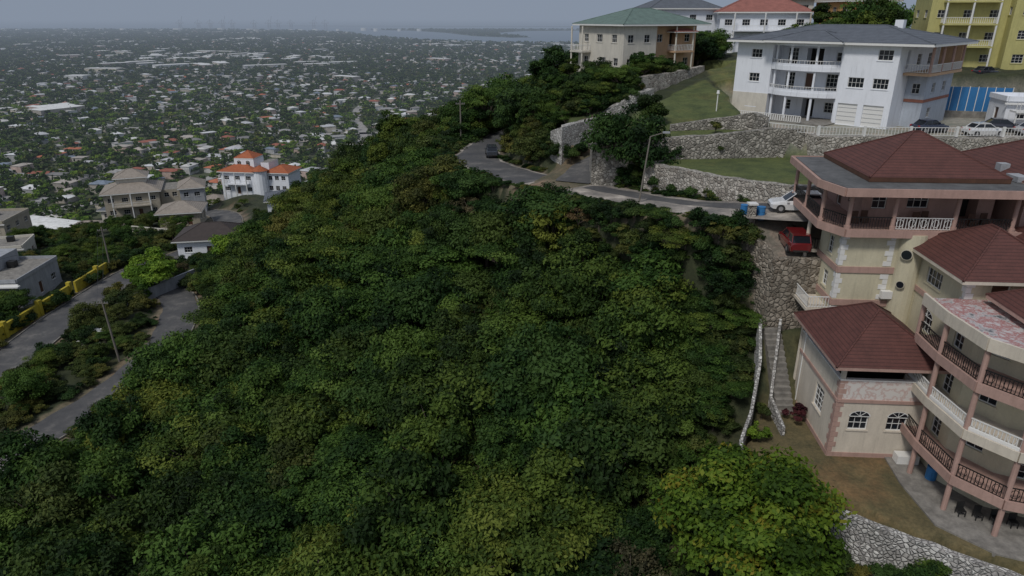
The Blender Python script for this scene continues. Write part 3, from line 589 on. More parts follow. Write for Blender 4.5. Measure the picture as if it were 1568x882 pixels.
b=house('orange_roof_villa',(-84,195,-48),-8,10,10,2,white,orangeroof,rh=2.2,balc=True,sh=3.2); b.walls('upper_walls',white,R4(3,9,3,9),6.8,9.6,{0:[(1.5,7.6,1.2,1.2,'a'),(4.2,7.6,1.2,1.2,'a')]},cap=concrete); b.hip('tower_roof',orangeroof,3,9,3,9,9.9,1.8,trim); b.cyl('turret',white,11.6,1,1.9,-3,7,14); b.cyl('turret_roof',orangeroof,11.6,1,2.4,7,8.4,14,.1); b.walls('east_walls',white,R4(12.5,19.5,2,10),-3,6.0,{0:[(1.5,1,1.2,1.3,'w'),(3.5,1,1.2,1.3,'w'),(5.5,1,1.2,1.3,'w'),(1.5,4,1.2,1.2,'w'),(3.5,4,1.2,1.2,'w'),(5.5,4,1.2,1.2,'w')]}); b.hip('east_roof',orangeroof,12,20,1.4,10.6,6.2,1.6,trim); b.walls('mid_walls',white,R4(10.02,12.48,5,11),-3,8.4,cap=concrete); b.done()
house('brown_roof_cottage',(-66,128,-44.5),10,12,8.5,1,white,brownroof,rh=2.3,sh=3.3).done()
house('low_white_house',(-60,163,-45.8),16,11,8,1,white,greyroof,rh=1.6,sh=3.6).done()
house('low_grey_house',(-50,170,-43.8),-10,9,8,1,offw,creamroof,rh=1.8,sh=3.4).done()
house('tan_house',(-126,143,-48.5),8,14,11,2,beige,creamroof,'flat',flatmat=concrete).done()
house('tan_house',(-110,130,-47.6),18,10,8,1,offw,creamroof,'flat',sh=3.6,flatmat=concrete).done()
house('grey_roof_cottage',(-118,190,-58),0,13,10,2,offw,greyroof).done()
for nm,x,y_,rt,W_,D_,ns,wl,rf in (('red_roof_house',-62,222,10,12,9,1,offw,coralroof),('grey_roof_cottage',-86,228,-8,11,9,2,white,greyroof),('red_roof_house',-112,226,15,12,9,1,offw,coralroof),('cream_roof_house',-140,205,5,13,9,2,beige,creamroof),('cream_roof_house',-98,206,0,9,8,1,greyw,creamroof),('cream_roof_house',-152,170,12,12,9,2,offw,creamroof),
  ('red_roof_house',-134,240,20,14,10,2,offw,orangeroof),('grey_roof_cottage',-170,225,0,13,10,2,white,greyroof),('red_roof_house',-88,262,-5,13,10,2,white,orangeroof),('beige_cottage',-84,157,14,9,8,1,beige,creamroof)):
    house(nm,(x,y_,gz1(x,y_)+.6),rt,W_,D_,ns,wl,rf,rh=1.9,base=5).done()
house('apartment_block',(-152,600,-119.5),-15,26,14,4,offw,white,'flat',sh=3.4,balc=True,flatmat=trim).done()
house('apartment_block',(-128,640,-119.5),-15,30,14,3,white,white,'flat',sh=3.4,flatmat=trim).done()
gw=B('grey_boundary_wall'); gw.ob('panels',greyw,(-63,103),(-56,121),.3,-46,-42.6); gw.ob('panels',offw,(-88,152),(-70,147),.3,-50,-45.0); gw.done()
# ---------------------------------------------------------------- vehicles
def car(name,loc,rot,colr,kind='sedan'):
    c=B(name,loc,rot); pm=solid('paint_%s_%d'%(name,int(colr[0]*1000)),colr,.25,.1,.8); rub=solid('tyre_rubber',(.02,.02,.02),.8); hub=solid('alloy',(.5,.5,.52),.35,.8); lamp=solid('lamp_lens',(.75,.75,.7),.15); tail=solid('tail_lens',(.4,.02,.02),.2)
    if kind=='sedan':
        st=[(-2.25,.70,.45,.80),(-2.15,.82,.32,.98),(-1.4,.88,.25,1.02),(-.6,.9,.22,.98),(.8,.9,.22,.97),(1.5,.88,.25,.90),(2.05,.8,.3,.78),(2.25,.62,.42,.66)]
        cab=[(-1.75,.70,.99),(-1.15,.62,1.42),(.15,.62,1.45),(1.0,.70,.97)]
    else:
        st=[(-2.25,.78,.5,1.0),(-2.2,.86,.38,1.1),(-1.4,.92,.3,1.12),(-.6,.93,.28,1.1),(.8,.93,.28,1.08),(1.5,.91,.3,1.02),(2.05,.84,.36,.92),(2.25,.68,.5,.8)]
        cab=[(-2.15,.76,1.1),(-1.85,.68,1.68),(.2,.68,1.72),(1.05,.76,1.07)]
    V=[];F=[]
    for x,hw,z0,z1 in st:
        zm=(z0+z1)/2+.08; V+=[(x,-hw*.92,z0),(x,-hw,zm),(x,-hw*.93,z1-.06),(x,-hw*.8,z1),(x,hw*.8,z1),(x,hw*.93,z1-.06),(x,hw,zm),(x,hw*.92,z0)]
    for i in range(len(st)-1):
        for j in range(8): a=i*8+j; b_=i*8+(j+1)%8; F.append([a,a+8,b_+8,b_])
    F+=[[0,1,2,3,4,5,6,7],[8*(len(st)-1)+j for j in range(7,-1,-1)]]
    c.add('body',pm,V,F)
    (xa,wa,za),(xb,wb,zb),(xc,wc,zc),(xd,wd,zd)=cab
    V=[(xa,-wa,za-.05),(xd,-wd,zd-.05),(xd,wd,zd-.05),(xa,wa,za-.05),(xb,-wb,zb),(xc,-wc,zc),(xc,wc,zc),(xb,wb,zb)]
    c.add('windows',glass,V,[[0,1,5,4],[1,2,6,5],[2,3,7,6],[3,0,4,7],[4,5,6,7]])
    c.prism('roof_panel',pm,[(xb-.08,-wb-.02),(xc+.08,-wc-.02),(xc+.08,wc+.02),(xb-.08,wb+.02)],zb-.02,zc+.04)
    for s in (-1,1):
        c.tube('pillars',pm,(xa,s*wa,za-.03),(xb,s*wb,zb),.045,5); c.tube('pillars',pm,(xd,s*wd,zd-.03),(xc,s*wc,zc),.04,5)
        xm=(xb+xc)/2; c.tube('pillars',pm,(xm,s*(wa+.005),za-.03),(xm,s*(wb+.005),zb),.04,5)
        c.box('mirrors',pm,.75,.95,s*.98-.08,s*.98+.08,.98,1.1)
        for x in (-1.38,1.38):
            n=14; r=.33 if kind=='sedan' else .38
            V=[(x+r*math.cos(2*math.pi*i/n),s*.72,r+r*math.sin(2*math.pi*i/n)) for i in range(n)]+[(x+r*math.cos(2*math.pi*i/n),s*.935,r+r*math.sin(2*math.pi*i/n)) for i in range(n)]
            c.add('tyres',rub,V,[list(range(n)),list(range(2*n-1,n-1,-1))]+[[i,(i+1)%n,n+(i+1)%n,n+i] for i in range(n)])
            V=[(x+.2*math.cos(2*math.pi*i/n),s*.942,r+.2*math.sin(2*math.pi*i/n)) for i in range(n)]; c.add('hubs',hub,V,[list(range(n))])
        c.box('headlamps',lamp,2.08,2.2,s*.55-.14,s*.55+.14,.62,.74); c.box('tail_lamps',tail,-2.24,-2.15,s*.6-.14,s*.6+.14,.72,.92)
    c.box('bumper',shadetrim,-2.29,-2.2,-.6,.6,.35,.5); c.box('grille',shadetrim,2.2,2.285,-.4,.4,.42,.56)
    c.done()
car('white_suv',(25.4,59.7,-16.28),172,(.7,.7,.7),'suv')
car('red_car',(24.2,56.0,-18.55),84,(.15,.012,.014),'suv')
car('grey_car',(-3.2,107.5,-20.38),95,(.045,.052,.065),'suv')
car('white_sedan',(54.2,79.6,-12.78),4,(.7,.7,.7))
car('dark_sedan',(49.5,82.2,-12.78),15,(.02,.025,.05))
car('dark_sedan',(58.5,82.8,-12.78),-20,(.03,.03,.04))
car('silver_sedan',(60.5,80,-12.78),6,(.45,.46,.48))
car('white_suv',(37.5,134,-6.9),10,(.65,.65,.65),'suv'); car('dark_sedan',(73,110,-8.6),20,(.03,.03,.04))
for i,(x,y) in enumerate(((20.9,59.7),(21.5,59.3),(22.2,59.0),(21.9,59.9))):
    d=B('blue_barrel',(x,y,-16.85)); d.cyl('drum',bluep,0,0,.34,0,1.1,14); d.cyl('rim',bluep,0,0,.36,.34,.38,14); d.cyl('rim',bluep,0,0,.36,.72,.76,14); d.cyl('lid',bluep,0,0,.355,1.102,1.15,14); d.done()
pw=plain('weathered_pole',(.19,.17,.145),.9,.3)
def pole(x,y,z,ht,name='utility_pole',lean=(0,0),rot=0):
    p=B(name,(x,y,z),rot); p.tube('shaft',pw,(0,0,-1),(lean[0],lean[1],ht),.16,8,.11)
    p.box('crossarm',pw,-.8+lean[0],.8+lean[0],-.05+lean[1],.05+lean[1],ht-.7,ht-.58)
    for s in (-.7,-.35,.35,.7): p.cyl('insulator',greyw,s+lean[0],lean[1],.04,ht-.58,ht-.42,6)
    p.done()
pole(-54.9,85,-44.8,9.4,lean=(-.5,0)); pole(-76,121.5,-44.8,8.6,rot=20); pole(-92,96,-45,9.0,rot=20); pole(-9,122,-21,7.5)
sl=B('street_lamp',(13.2,69.8,-18.7)); sl.tube('pole',pw,(0,0,-.5),(.8,0,7.4),.1,8,.07); sl.tube('arm',pw,(.8,0,7.4),(2.1,-.5,7.9),.05,6); sl.box('head',greyw,1.9,2.6,-.7,-.42,7.82,7.98); sl.done()
lp=B('yard_lamp',(27,92.5,-11.8)); lp.tube('post',trim,(0,0,0),(0,0,2.4),.07,8); lp.cyl('globe',trim,0,0,.22,2.4,2.8,10,.15); lp.done()
def wire(a,b_,name='power_line',sag=.8):
    n=14; P=[Vector(a).lerp(Vector(b_),i/n)-Vector((0,0,sag*4*(i/n)*(1-i/n))) for i in range(n+1)]
    W=B(name)
    for u,v in zip(P,P[1:]): W.tube('cable',iron,u,v,.02,4)
    W.done()
wire((-55.4,85,-35.9),(-76,121.5,-36.8)); wire((-56,84.6,-36.2),(-76.8,121.2,-37)); wire((-76,121.5,-36.8),(-92,96,-36.6))
# ---------------------------------------------------------------- foliage
def crown(n,Rr,Hh,nc,ls,seed,zc=.55,trunk=True,rag=1.0,asp=.5,flat=.36,cz=.6,up=.55):
    r=np.random.default_rng(seed)
    d=r.normal(size=(nc,3)); d/=np.linalg.norm(d,axis=1)[:,None]; d[:,2]=np.where(d[:,2]<-.45,-d[:,2],d[:,2])
    rad=r.uniform(.25,1.0,nc)**.6*rag*r.uniform(.8,1.3,nc)
    cc=d*rad[:,None]*np.array([Rr*.78,Rr*.78,Hh*flat]); cc[:,2]+=Hh*zc
    rc=r.uniform(.14,.36,nc)*Rr; tint=r.uniform(-.2,.45,nc)
    pk=rc**2; k=r.choice(nc,n,p=pk/pk.sum()); e=r.normal(size=(n,3)); e/=np.linalg.norm(e,axis=1)[:,None]
    e=e+d[k]*.5; e/=np.linalg.norm(e,axis=1)[:,None]
    pos=cc[k]+e*(rc[k]*r.uniform(.3,1.25,n))[:,None]*np.array([1.15,1.15,cz])
    nr=e*.7+np.array([0,0,up])+r.normal(size=(n,3))*.5; nr/=np.linalg.norm(nr,axis=1)[:,None]
    a=np.cross(nr,r.normal(size=(n,3))); a/=np.linalg.norm(a,axis=1)[:,None]; b_=np.cross(nr,a)
    s=ls*r.uniform(.5,1.5,n)[:,None]; pos[:,2]=np.maximum(pos[:,2],.1)
    V=np.stack([pos-a*s,pos+b_*s*asp,pos+a*s,pos-b_*s*asp],1).reshape(-1,3)
    F=np.arange(4*n).reshape(n,4); T=np.repeat(tint[k]+r.uniform(-.12,.15,n),4); mi=np.zeros(n,int)
    V=V.tolist(); F=F.tolist(); T=T.tolist(); mi=mi.tolist()
    if trunk:
        def seg(p,q,r0,r1):
            p=np.array(p,float);q=np.array(q,float);dd=q-p; dd/=np.linalg.norm(dd); u=np.cross(dd,[.3,.9,.1]); u/=np.linalg.norm(u); w_=np.cross(dd,u); b0=len(V)
            for c,rr in ((p,r0),(q,r1)):
                for i in range(6): an=i*math.pi/3; V.append((c+u*rr*math.cos(an)+w_*rr*math.sin(an)).tolist()); T.append(.3)
            for i in range(6): F.append([b0+i,b0+(i+1)%6,b0+6+(i+1)%6,b0+6+i]); mi.append(1)
        t0=Rr*.055; seg((0,0,-.8),(.1*Rr,.05*Rr,Hh*.38),t0*1.3,t0*.8)
        for j in range(min(nc,14)): seg((.1*Rr,.05*Rr,Hh*.36),cc[j],t0*.6,t0*.12)
    return V,F,T,mi
def src(coll,name,args,lm):
    V,F,T,mi=crown(**args); o=mk(name,V,F,[lm,bark],midx=mi,attr={'tint':('FLOAT',T)},link=False); coll.objects.link(o); return o
def scatter(name,coll,P,rot,scl,vid):
    me=bpy.data.meshes.new(name); me.from_pydata(np.asarray(P).tolist(),[],[])
    for k,t,arr in (('rz','FLOAT',rot),('sc','FLOAT_VECTOR',scl),('vid','INT',vid)):
        a=me.attributes.new(k,t,'POINT'); a.data.foreach_set('vector' if t=='FLOAT_VECTOR' else 'value',np.asarray(arr,dtype=np.int32 if t=='INT' else np.float32).ravel())
    o=bpy.data.objects.new(name,me); scn.collection.objects.link(o)
    ng=bpy.data.node_groups.new(name+'_gn','GeometryNodeTree'); ng.interface.new_socket('Geometry',in_out='INPUT',socket_type='NodeSocketGeometry'); ng.interface.new_socket('Geometry',in_out='OUTPUT',socket_type='NodeSocketGeometry')
    N=ng.nodes; gi=N.new('NodeGroupInput'); go=N.new('NodeGroupOutput'); ip=N.new('GeometryNodeInstanceOnPoints'); ci=N.new('GeometryNodeCollectionInfo')
    ci.inputs['Collection'].default_value=coll; ci.inputs['Separate Children'].default_value=True; ci.inputs['Reset Children'].default_value=True
    def na(n,t): a=N.new('GeometryNodeInputNamedAttribute'); a.data_type=t; a.inputs['Name'].default_value=n; return a.outputs['Attribute']
    cx=N.new('ShaderNodeCombineXYZ'); ng.links.new(na('rz','FLOAT'),cx.inputs['Z'])
    ng.links.new(gi.outputs[0],ip.inputs['Points']); ng.links.new(ci.outputs[0],ip.inputs['Instance']); ip.inputs['Pick Instance'].default_value=True
    ng.links.new(na('vid','INT'),ip.inputs['Instance Index']); ng.links.new(cx.outputs[0],ip.inputs['Rotation']); ng.links.new(na('sc','FLOAT_VECTOR'),ip.inputs['Scale'])
    ng.links.new(ip.outputs[0],go.inputs[0]); md=o.modifiers.new('scatter','NODES'); md.node_group=ng; return o
cf=bpy.data.collections.new('woodland_tree_kinds')
KINDS=((2.7,5.4,46,leafA,.55,.36,.6,.14,10000),(3.3,5.0,60,leafD,.55,.36,.6,.15,11000),(2.3,5.9,38,leafA,.55,.38,.7,.13,9000),(2.9,4.8,48,leafB,.55,.36,.55,.13,9000),
 (3.4,5.2,50,leafF,.72,.2,.35,.11,11000),(1.9,2.6,20,leafB,.5,.36,.6,.12,4500),(2.0,2.4,22,leafD,.5,.36,.6,.13,4500),(2.4,4.6,34,leafF,.58,.34,.5,.12,8000),(3.6,6.0,70,leafA,.58,.34,.5,.15,13000),(2.3,4.4,26,leafW,.58,.34,.5,.10,3000))
for i,(Rr,Hh,nc,lm,zc,fl,cz,ls,n_) in enumerate(KINDS):
    src(cf,'w%d_tree'%i,dict(n=n_,Rr=Rr,Hh=Hh,nc=nc,ls=ls,seed=20+i,rag=1.18,zc=zc,flat=fl,cz=cz),lm)
KH=np.array([k[1] for k in KINDS])
BUILT=[[(22,41),(60,37),(60,62),(22,62)],[(29,72),(90,72),(90,112),(29,112)],[(15,110),(36,118),(30,134),(8,127)],
 [(-97,101),(-77,101),(-77,118),(-97,118)],[(-69,124),(-51,124),(-51,140),(-69,140)],[(-67,155),(-45,158),(-38,185),(-66,180)],[(-110,166),(-80,174),(-82,194),(-114,186)],[(-88,184),(-60,180),(-60,208),(-88,208)],[(-130,136),(-108,136),(-108,160),(-134,160)],[(-114,122),(-96,126),(-98,142),(-116,142)],
 [(28,143),(100,147),(100,175),(28,172)],[(64,104),(100,100),(100,130),(64,132)],UL,[(17,97),(20,96),(31,100),(31,113),(25,108)],[(38,124),(62,126),(60,146),(36,146)],[(27,78),(35,75),(35,81),(31,92),(27,92)],[(17.5,99),(22,99),(34,112),(34,118),(28,114),(18.2,105)],[(8.5,81),(17,81),(18,98),(13,98),(11.5,90)],[(-86,154),(-72,156),(-74,168),(-88,166)]]
def bad(x,y,rm=1.0):
    k=np.zeros(x.shape,bool)
    for poly in (YARD,STAIRZ,PLAT,MT1,MT2,WP): k|=inpoly(x,y,poly)
    for poly in BUILT: k|=inpoly(x,y,poly)
    for pts,hw,_ in ROADS: k|=roaddist(x,y,pts)[0]<hw+rm
    return k
def jgrid(x0,x1,y0,y1,sp):
    a,b_=np.meshgrid(np.arange(x0,x1,sp),np.arange(y0,y1,sp)); return a.ravel()+rng.uniform(-.47,.47,a.size)*sp,b_.ravel()+rng.uniform(-.47,.47,a.size)*sp
def cap_h(x,y,z):
    d,zr=roaddist(x,y,roadmain); f=(y<122)&(z<zr+.3)&(d<15)
    out=np.where(f,np.maximum(zr+.26*(d-3.3)-z+.2,.7),99.)
    d2,z2=roaddist(x,y,roadL1); f2=(d2<12)&(x>-60)&(y<100)
    return np.where(f2,np.minimum(out,np.maximum(z2+.45*(d2-2.7)-z+.5,.9)),out)
bwl=catmull([(a[0],a[1],a[3]) for a in (BW[0],BW[1],BW[3],BW[5],BW[6])],.5)
gx,gy=jgrid(-125,60,14,235,2.7)
dm,_=roaddist(gx,gy,roadmain); dl=np.minimum(roaddist(gx,gy,roadL1)[0],roaddist(gx,gy,roadL2)[0])
keep=~bad(gx,gy,1.2)&~inpoly(gx,gy,SHOULD)&(roaddist(gx,gy,bwl)[0]>1.3)&((gx-16.8)**2+(gy-37)**2>14)
sh=(gx<-46)&(gy>55)&(gy<215); keep&=~(sh&(rng.uniform(size=gx.size)<.45))
gx,gy,dm,dl=gx[keep],gy[keep],dm[keep],dl[keep]; N=len(gx); gz=height(gx,gy)
pn=.5+.5*np.sin(gx*.11+1.7*np.sin(gy*.09))*np.sin(gy*.13+gx*.04)
sc=rng.uniform(.5,1.3,N)+.2*pn; vid=rng.choice([0,1,2,4,0,1,3,7,8],N); vid[(pn>.62)&(rng.uniform(size=N)<.4)]=4; vid[(pn<.3)&(rng.uniform(size=N)<.5)]=1; vid[rng.uniform(size=N)<.045]=9
ridge=(gx<-15)&(gy>75); vid[ridge&(rng.uniform(size=N)<.3)]=3
vid[(dl<4.8)]=rng.choice([5,6],(dl<4.8).sum()); sc[dl<5.5]*=.7
hl=(gx>3)&(gx<34)&(gy>95)&(gy<125); sc[hl]*=.62; nb=(gx>19)&(gy<38); sc[nb]*=.5
sh=(gx<-46)&(gy>55)&(gy<215); sc[sh]*=.6; sc[(gx<-40)&(gy>120)]*=.8
zs_=rng.uniform(.75,1.3,N)*sc
mh=cap_h(gx,gy,gz); lim=zs_*KH[vid]*.98>mh; zs_[lim]=(mh/KH[vid]/.98)[lim]; sc[lim]=np.maximum(zs_[lim]*1.15,.42)
dw=roaddist(gx,gy,bwl)[0]; nw=(dw<5)&(gy<60); sc[nw]=np.minimum(sc[nw],.38+.09*dw[nw]); zs_[nw]=np.minimum(zs_[nw],.25+.09*dw[nw])
nq=(gx>14.5)&(gx<22)&(gy>52)&(gy<62); sc[nq]=np.minimum(np.maximum(sc[nq],.5),.7); zs_[nq]=np.minimum(zs_[nq],.5)
da=np.hypot(gx-16.8,gy-37); na_=(da<8.5); sc[na_]*=.75; zs_[na_]*=.62; vid[na_&(rng.uniform(size=N)<.7)]=1
scatter('hillside_woodland',cf,np.stack([gx,gy,gz-.2],1),rng.uniform(0,6.28,N),np.stack([sc,sc,zs_],1),vid)
ux,uy=jgrid(-110,40,25,150,1.7); k=~bad(ux,uy,.4)&(roaddist(ux,uy,bwl)[0]>.9); ux,uy=ux[k],uy[k]; du=roaddist(ux,uy,roadmain)[0]; q=((du<16)|(ux>11)|(rng.uniform(size=len(ux))<.4))&~(inpoly(ux,uy,SHOULD)&(rng.uniform(size=len(ux))<.75)); ux,uy=ux[q],uy[q]; us=rng.uniform(.5,1.0,len(ux))
us[(ux>18)&(uy<38)]*=.7; uz=height(ux,uy); mu=cap_h(ux,uy,uz); uh=np.minimum(us,mu/2.5); us=np.minimum(us,uh*1.6)
nb2=roaddist(ux,uy,bwl)[0]<3; us[nb2]*=.6; uh[nb2]*=.5
scatter('undergrowth',cf,np.stack([ux,uy,uz-.15],1),rng.uniform(0,6.28,len(ux)),np.stack([us,us,uh],1),rng.choice([5,6],len(ux)))
# dense creepers and scrub on the steep bank under the hill road and car platform
bx,by=jgrid(3,21.6,50,84,.95); dB=roaddist(bx,by,roadmain)[0]; k=~bad(bx,by,.25)&(dB<13)&(by<roadmain[0,1]+40)&(roaddist(bx,by,bwl)[0]>.8); bx,by,dB=bx[k],by[k],dB[k]; bz=height(bx,by); k=bz<-17.5; bx,by,bz,dB=bx[k],by[k],bz[k],dB[k]
bs=rng.uniform(.5,.85,len(bx)); bh=np.minimum(rng.uniform(.4,.9,len(bx)),np.where(dB<4.6,.25,.9)); bs=np.where(dB<4.6,bs*.55,bs)
scatter('bank_scrub',cf,np.stack([bx,by,bz-.25],1),rng.uniform(0,6.28,len(bx)),np.stack([bs,bs,bh],1),rng.choice([5,6,6],len(bx)))
def tree(name,x,y,Rr,Hh,lm,n=9000,ls=.17,nc=36,seed=1,z=None,zc=.55,rag=1.1,**kw):
    V,F,T,mi=crown(n,Rr,Hh,nc,ls,seed,zc,True,rag,**kw); zz=gz1(x,y) if z is None else z
    o=mk(name,V,F,[lm,bark],midx=mi,attr={'tint':('FLOAT',T)}); o.location=(x,y,zz-.1); return o
tree('turning_almond_tree',16.0,36.2,4.7,9.8,leafY,34000,.17,130,51,z=-36.4,rag=1.2,asp=.6,cz=.45,flat=.33)
tree('mango_tree',-62.5,112,4.2,6.6,leafG,14000,.22,40,52)
tree('mango_tree',-50,116,4,6.4,leafG,9000,.22,36,53)
tree('garden_tree',17.6,89.5,2.3,3.6,leafD,11000,.15,34,54,flat=.4)
tree('garden_tree',19.6,108.2,1.9,4.2,leafA,6000,.15,24,55)
tree('garden_shrub',24.2,82.5,.9,1.6,leafB,1800,.1,12,56)
tree('garden_shrub',22.6,46.6,.8,1.6,leafR,2500,.09,14,57,z=-30)
tree('garden_shrub',18.6,44.0,.9,1.4,leafG,2000,.1,12,58,z=-30)
tree('garden_shrub',19.9,46.9,.8,1.6,leafB,2000,.1,12,59,z=-30)
tree('garden_tree',60,140,3.2,7.5,leafA,8000,.2,30,60); tree('garden_tree',53,136,2.6,4.5,leafA,7000,.2,30,61)
tree('garden_tree',77,138,3.8,7,leafG,8000,.2,30,62); tree('garden_tree',63,134,3.,6,leafA,8000,.2,30,63); tree('garden_tree',82,104,3.,5,leafB,6000,.2,30,64,z=-9)
tree('garden_tree',62,110,2.4,4.2,leafA,6000,.2,30,65); tree('garden_tree',30,137,2.4,4,leafB,6000,.2,30,66); tree('garden_tree',47,115,2.2,4,leafA,6000,.2,30,67)
rb=B('rubble_heap',(-62,92,-45))
for i in range(90):
    a=random.uniform(0,6.28); r_=abs(random.gauss(0,1.6)); x,y=r_*math.cos(a),r_*math.sin(a)*.7; s=random.uniform(.15,.5); z=max(0,1.6-r_*.5)
    rb.cyl('rocks',trim,x,y,s,z,z+s,5,s*.5)
rb.done()
# ---------------------------------------------------------------- the town on the plain
sea=[(-29000,7700),(-4200,7300),(-2700,7000),(-1900,6300),(-1250,5600),(-850,4500),(-500,3900),(-150,3500),(250,3400),(700,3700),(1400,3900),(3000,3700),(29000,3600),(29000,44000),(-29000,44000)]
spit=[(-1400,6900),(-900,6500),(-500,5600),(-250,4700),(0,4350),(120,4400),(-60,4900),(-120,5600),(100,6300),(700,6500),(1600,6400),(1700,6700),(600,6900),(-400,7100)]
cityroads=[catmull([(-330,405),(-278,480),(-225,560),(-170,627),(-154,727),(-199,886),(-212,1066),(-150,1400),(-100,2000)],20),
 catmull([(-900,700),(-500,800),(-170,760),(50,900),(300,1000)],20),catmull([(-1500,1500),(-700,1350),(-150,1400),(400,1600)],20),catmull([(-2500,2600),(-900,2300),(-100,2000),(700,2500)],20),catmull([(-700,520),(-480,640),(-420,900),(-520,1300),(-700,1900)],20)]
for p in cityroads: 
    ribbon('city_road',np.column_stack([p,height(p[:,0],p[:,1])]),6.5,roadp_m,.4)
def rmask(x,y,w):
    k=np.zeros(x.shape,bool)
    for p in cityroads:
        for q in p: k|=((x-q[0])**2+(y-q[1])**2)<w*w
    return k
def grid(y0,y1,a,b_,jit=.35,xm=.85,xp=.32):
    Xs=[];Ys=[]; y=y0
    while y<y1:
        s=a+b_*y; x=np.arange(-xm*y-60,xp*y+60,s); Xs.append(x+rng.uniform(-jit,jit,len(x))*s); Ys.append(np.full(len(x),y)+rng.uniform(-jit,jit,len(x))*s); y+=s
    return np.concatenate(Xs),np.concatenate(Ys)
def vnoise(x,y,s):
    return .5+.25*(np.sin(x/s+2*np.sin(y/s*.7))+np.sin(y/s*1.3+1.7*np.sin(x/s*.6+1)))
hx,hy=grid(262,7000,12.5,.0082); dens=.16+.42*vnoise(hx,hy,190)+.42*vnoise(hx,hy,520)*(vnoise(hx+900,hy,840)>.42)
dens*=np.where(hx<-.5*hy,.7,1.0)
k=(rng.uniform(size=hx.size)<dens)&~rmask(hx,hy,14)&~((hx>-100)&(hy<330))&~((hx>-30)&(hy<450))&~inpoly(hx,hy,sea); hx,hy=hx[k],hy[k]; n=len(hx); hz=height(hx,hy)
ang=np.floor(hx/260)*1.3+np.floor(hy/330)*.9+rng.choice([0,math.pi/2],n)+rng.normal(size=n)*.05
sw=rng.uniform(4.0,7.8,n)*(1+hy/7500); sd=rng.uniform(3.4,5.8,n)*(1+hy/7500); big=rng.uniform(size=n)<(.008+.15*(vnoise(hx,hy,310)>.72)*(hy>800)+.12*(hy>5200)); sw[big]*=rng.uniform(2,6,big.sum()); sd[big]*=2.2
ht=rng.uniform(2.9,4.2,n)+(rng.uniform(size=n)<.35)*3; ht[big]=10; rh=rng.uniform(.1,2.2,n); rh[big]=.8
pal=np.array([(.62,.62,.60),(.54,.5,.45),(.42,.42,.42),(.64,.58,.48),(.55,.42,.36),(.42,.38,.33),(.70,.70,.70)]); rpal=np.array([(.70,.70,.70),(.52,.52,.53),(.33,.32,.31),(.22,.21,.2),(.44,.39,.34),(.32,.10,.06),(.48,.15,.07),(.2,.24,.3),(.76,.75,.72),(.58,.56,.53)])
wc=pal[rng.integers(0,7,n)]; rc=rpal[rng.choice(10,n,p=[.13,.13,.13,.11,.12,.08,.06,.06,.08,.10])]; rc[big]=rpal[8]*1.05
ca,sa=np.cos(ang),np.sin(ang)
def tr(lx,ly,z): return np.stack([hx+ca*lx-sa*ly,hy+sa*lx+ca*ly,z],1)
zb=hz-1.5; zt=hz+ht; V=[]
for lx,ly in ((-1,-1),(1,-1),(1,1),(-1,1)): V.append(tr(lx*sw,ly*sd,zb))
for lx,ly in ((-1,-1),(1,-1),(1,1),(-1,1)): V.append(tr(lx*sw,ly*sd,zt))
for lx,ly in ((-1,-1),(1,-1),(1,1),(-1,1)): V.append(tr(lx*(sw+.5),ly*(sd+.5),zt+.02))
V.append(tr(-(sw-sd*.9).clip(.2),0*sw,zt+rh)); V.append(tr((sw-sd*.9).clip(.2),0*sw,zt+rh))
V=np.stack(V,1); col=np.ones((n,14,4)); col[:,:8,:3]=wc[:,None]; col[:,8:,:3]=rc[:,None]
base=(np.arange(n)*14)[:,None]
Q=np.concatenate([base+np.array(f) for f in ([0,1,5,4],[1,2,6,5],[2,3,7,6],[3,0,4,7],[8,9,13,12],[10,11,12,13])]); Tt=np.concatenate([base+np.array(f) for f in ([9,10,13],[11,8,12])])
m,nt,b=newmat('town_surfaces'); at=nt.nodes.new('ShaderNodeAttribute'); at.attribute_name='Col'; nn=noise(nt,coords(nt,world=True),.35,4,.7)
L(nt,mix(nt,ramp(nt,nn,[(.35,.6),(.6,0.)]),at.outputs['Color'],mix(nt,1.,at.outputs['Color'],(.5,.5,.48),'MULTIPLY')),b.inputs['Base Color']); b.inputs['Roughness'].default_value=.8
mk('distant_town_houses',V.reshape(-1,3),Q.tolist()+Tt.tolist(),m,attr={'Col':('FLOAT_COLOR',col.reshape(-1,4))})
cc_=bpy.data.collections.new('town_tree_kinds')
for i in range(4): src(cc_,'t%d_tree'%i,dict(n=260,Rr=1.0,Hh=1.7,nc=12,ls=.17,seed=80+i,rag=1.1,trunk=False,asp=.8),leafC if i<3 else leafG)
tx,ty=grid(215,6900,6.8,.0074,.5); k=(rng.uniform(size=tx.size)<(1.08-.36*vnoise(tx,ty,190)))&~rmask(tx,ty,8)&~((tx>-40)&(ty<300))&(~inpoly(tx,ty,sea)|inpoly(tx,ty,spit)); tx,ty=tx[k],ty[k]; nt_=len(tx)
ts=rng.uniform(2.1,4.9,nt_)*(1+ty/2000); tz=rng.uniform(3.2,5.4,nt_)*(1+ty/6000)
scatter('distant_tree_canopy',cc_,np.stack([tx,ty,height(tx,ty)-.4],1),rng.uniform(0,6.28,nt_),np.stack([ts,ts,tz],1),np.where((rng.uniform(size=nt_)<.25)&(ty<1300),3,rng.integers(0,3,nt_)))
m,nt,b=newmat('sea_water'); b.inputs['Base Color'].default_value=(.13,.17,.21,1); b.inputs['Roughness'].default_value=.5; bump(nt,b,noise(nt,coords(nt,world=True),.02,4),.2,2)
mk('sea',[(x,y,-118.5) for x,y in sea],[list(range(len(sea)))],m)
sm=plain('mangrove_land',(.05,.07,.03),.9,.4,.01,streak=False)
mk('harbour_spit',[(x,y,-117.9) for x,y in spit],[list(range(len(spit)))],sm)
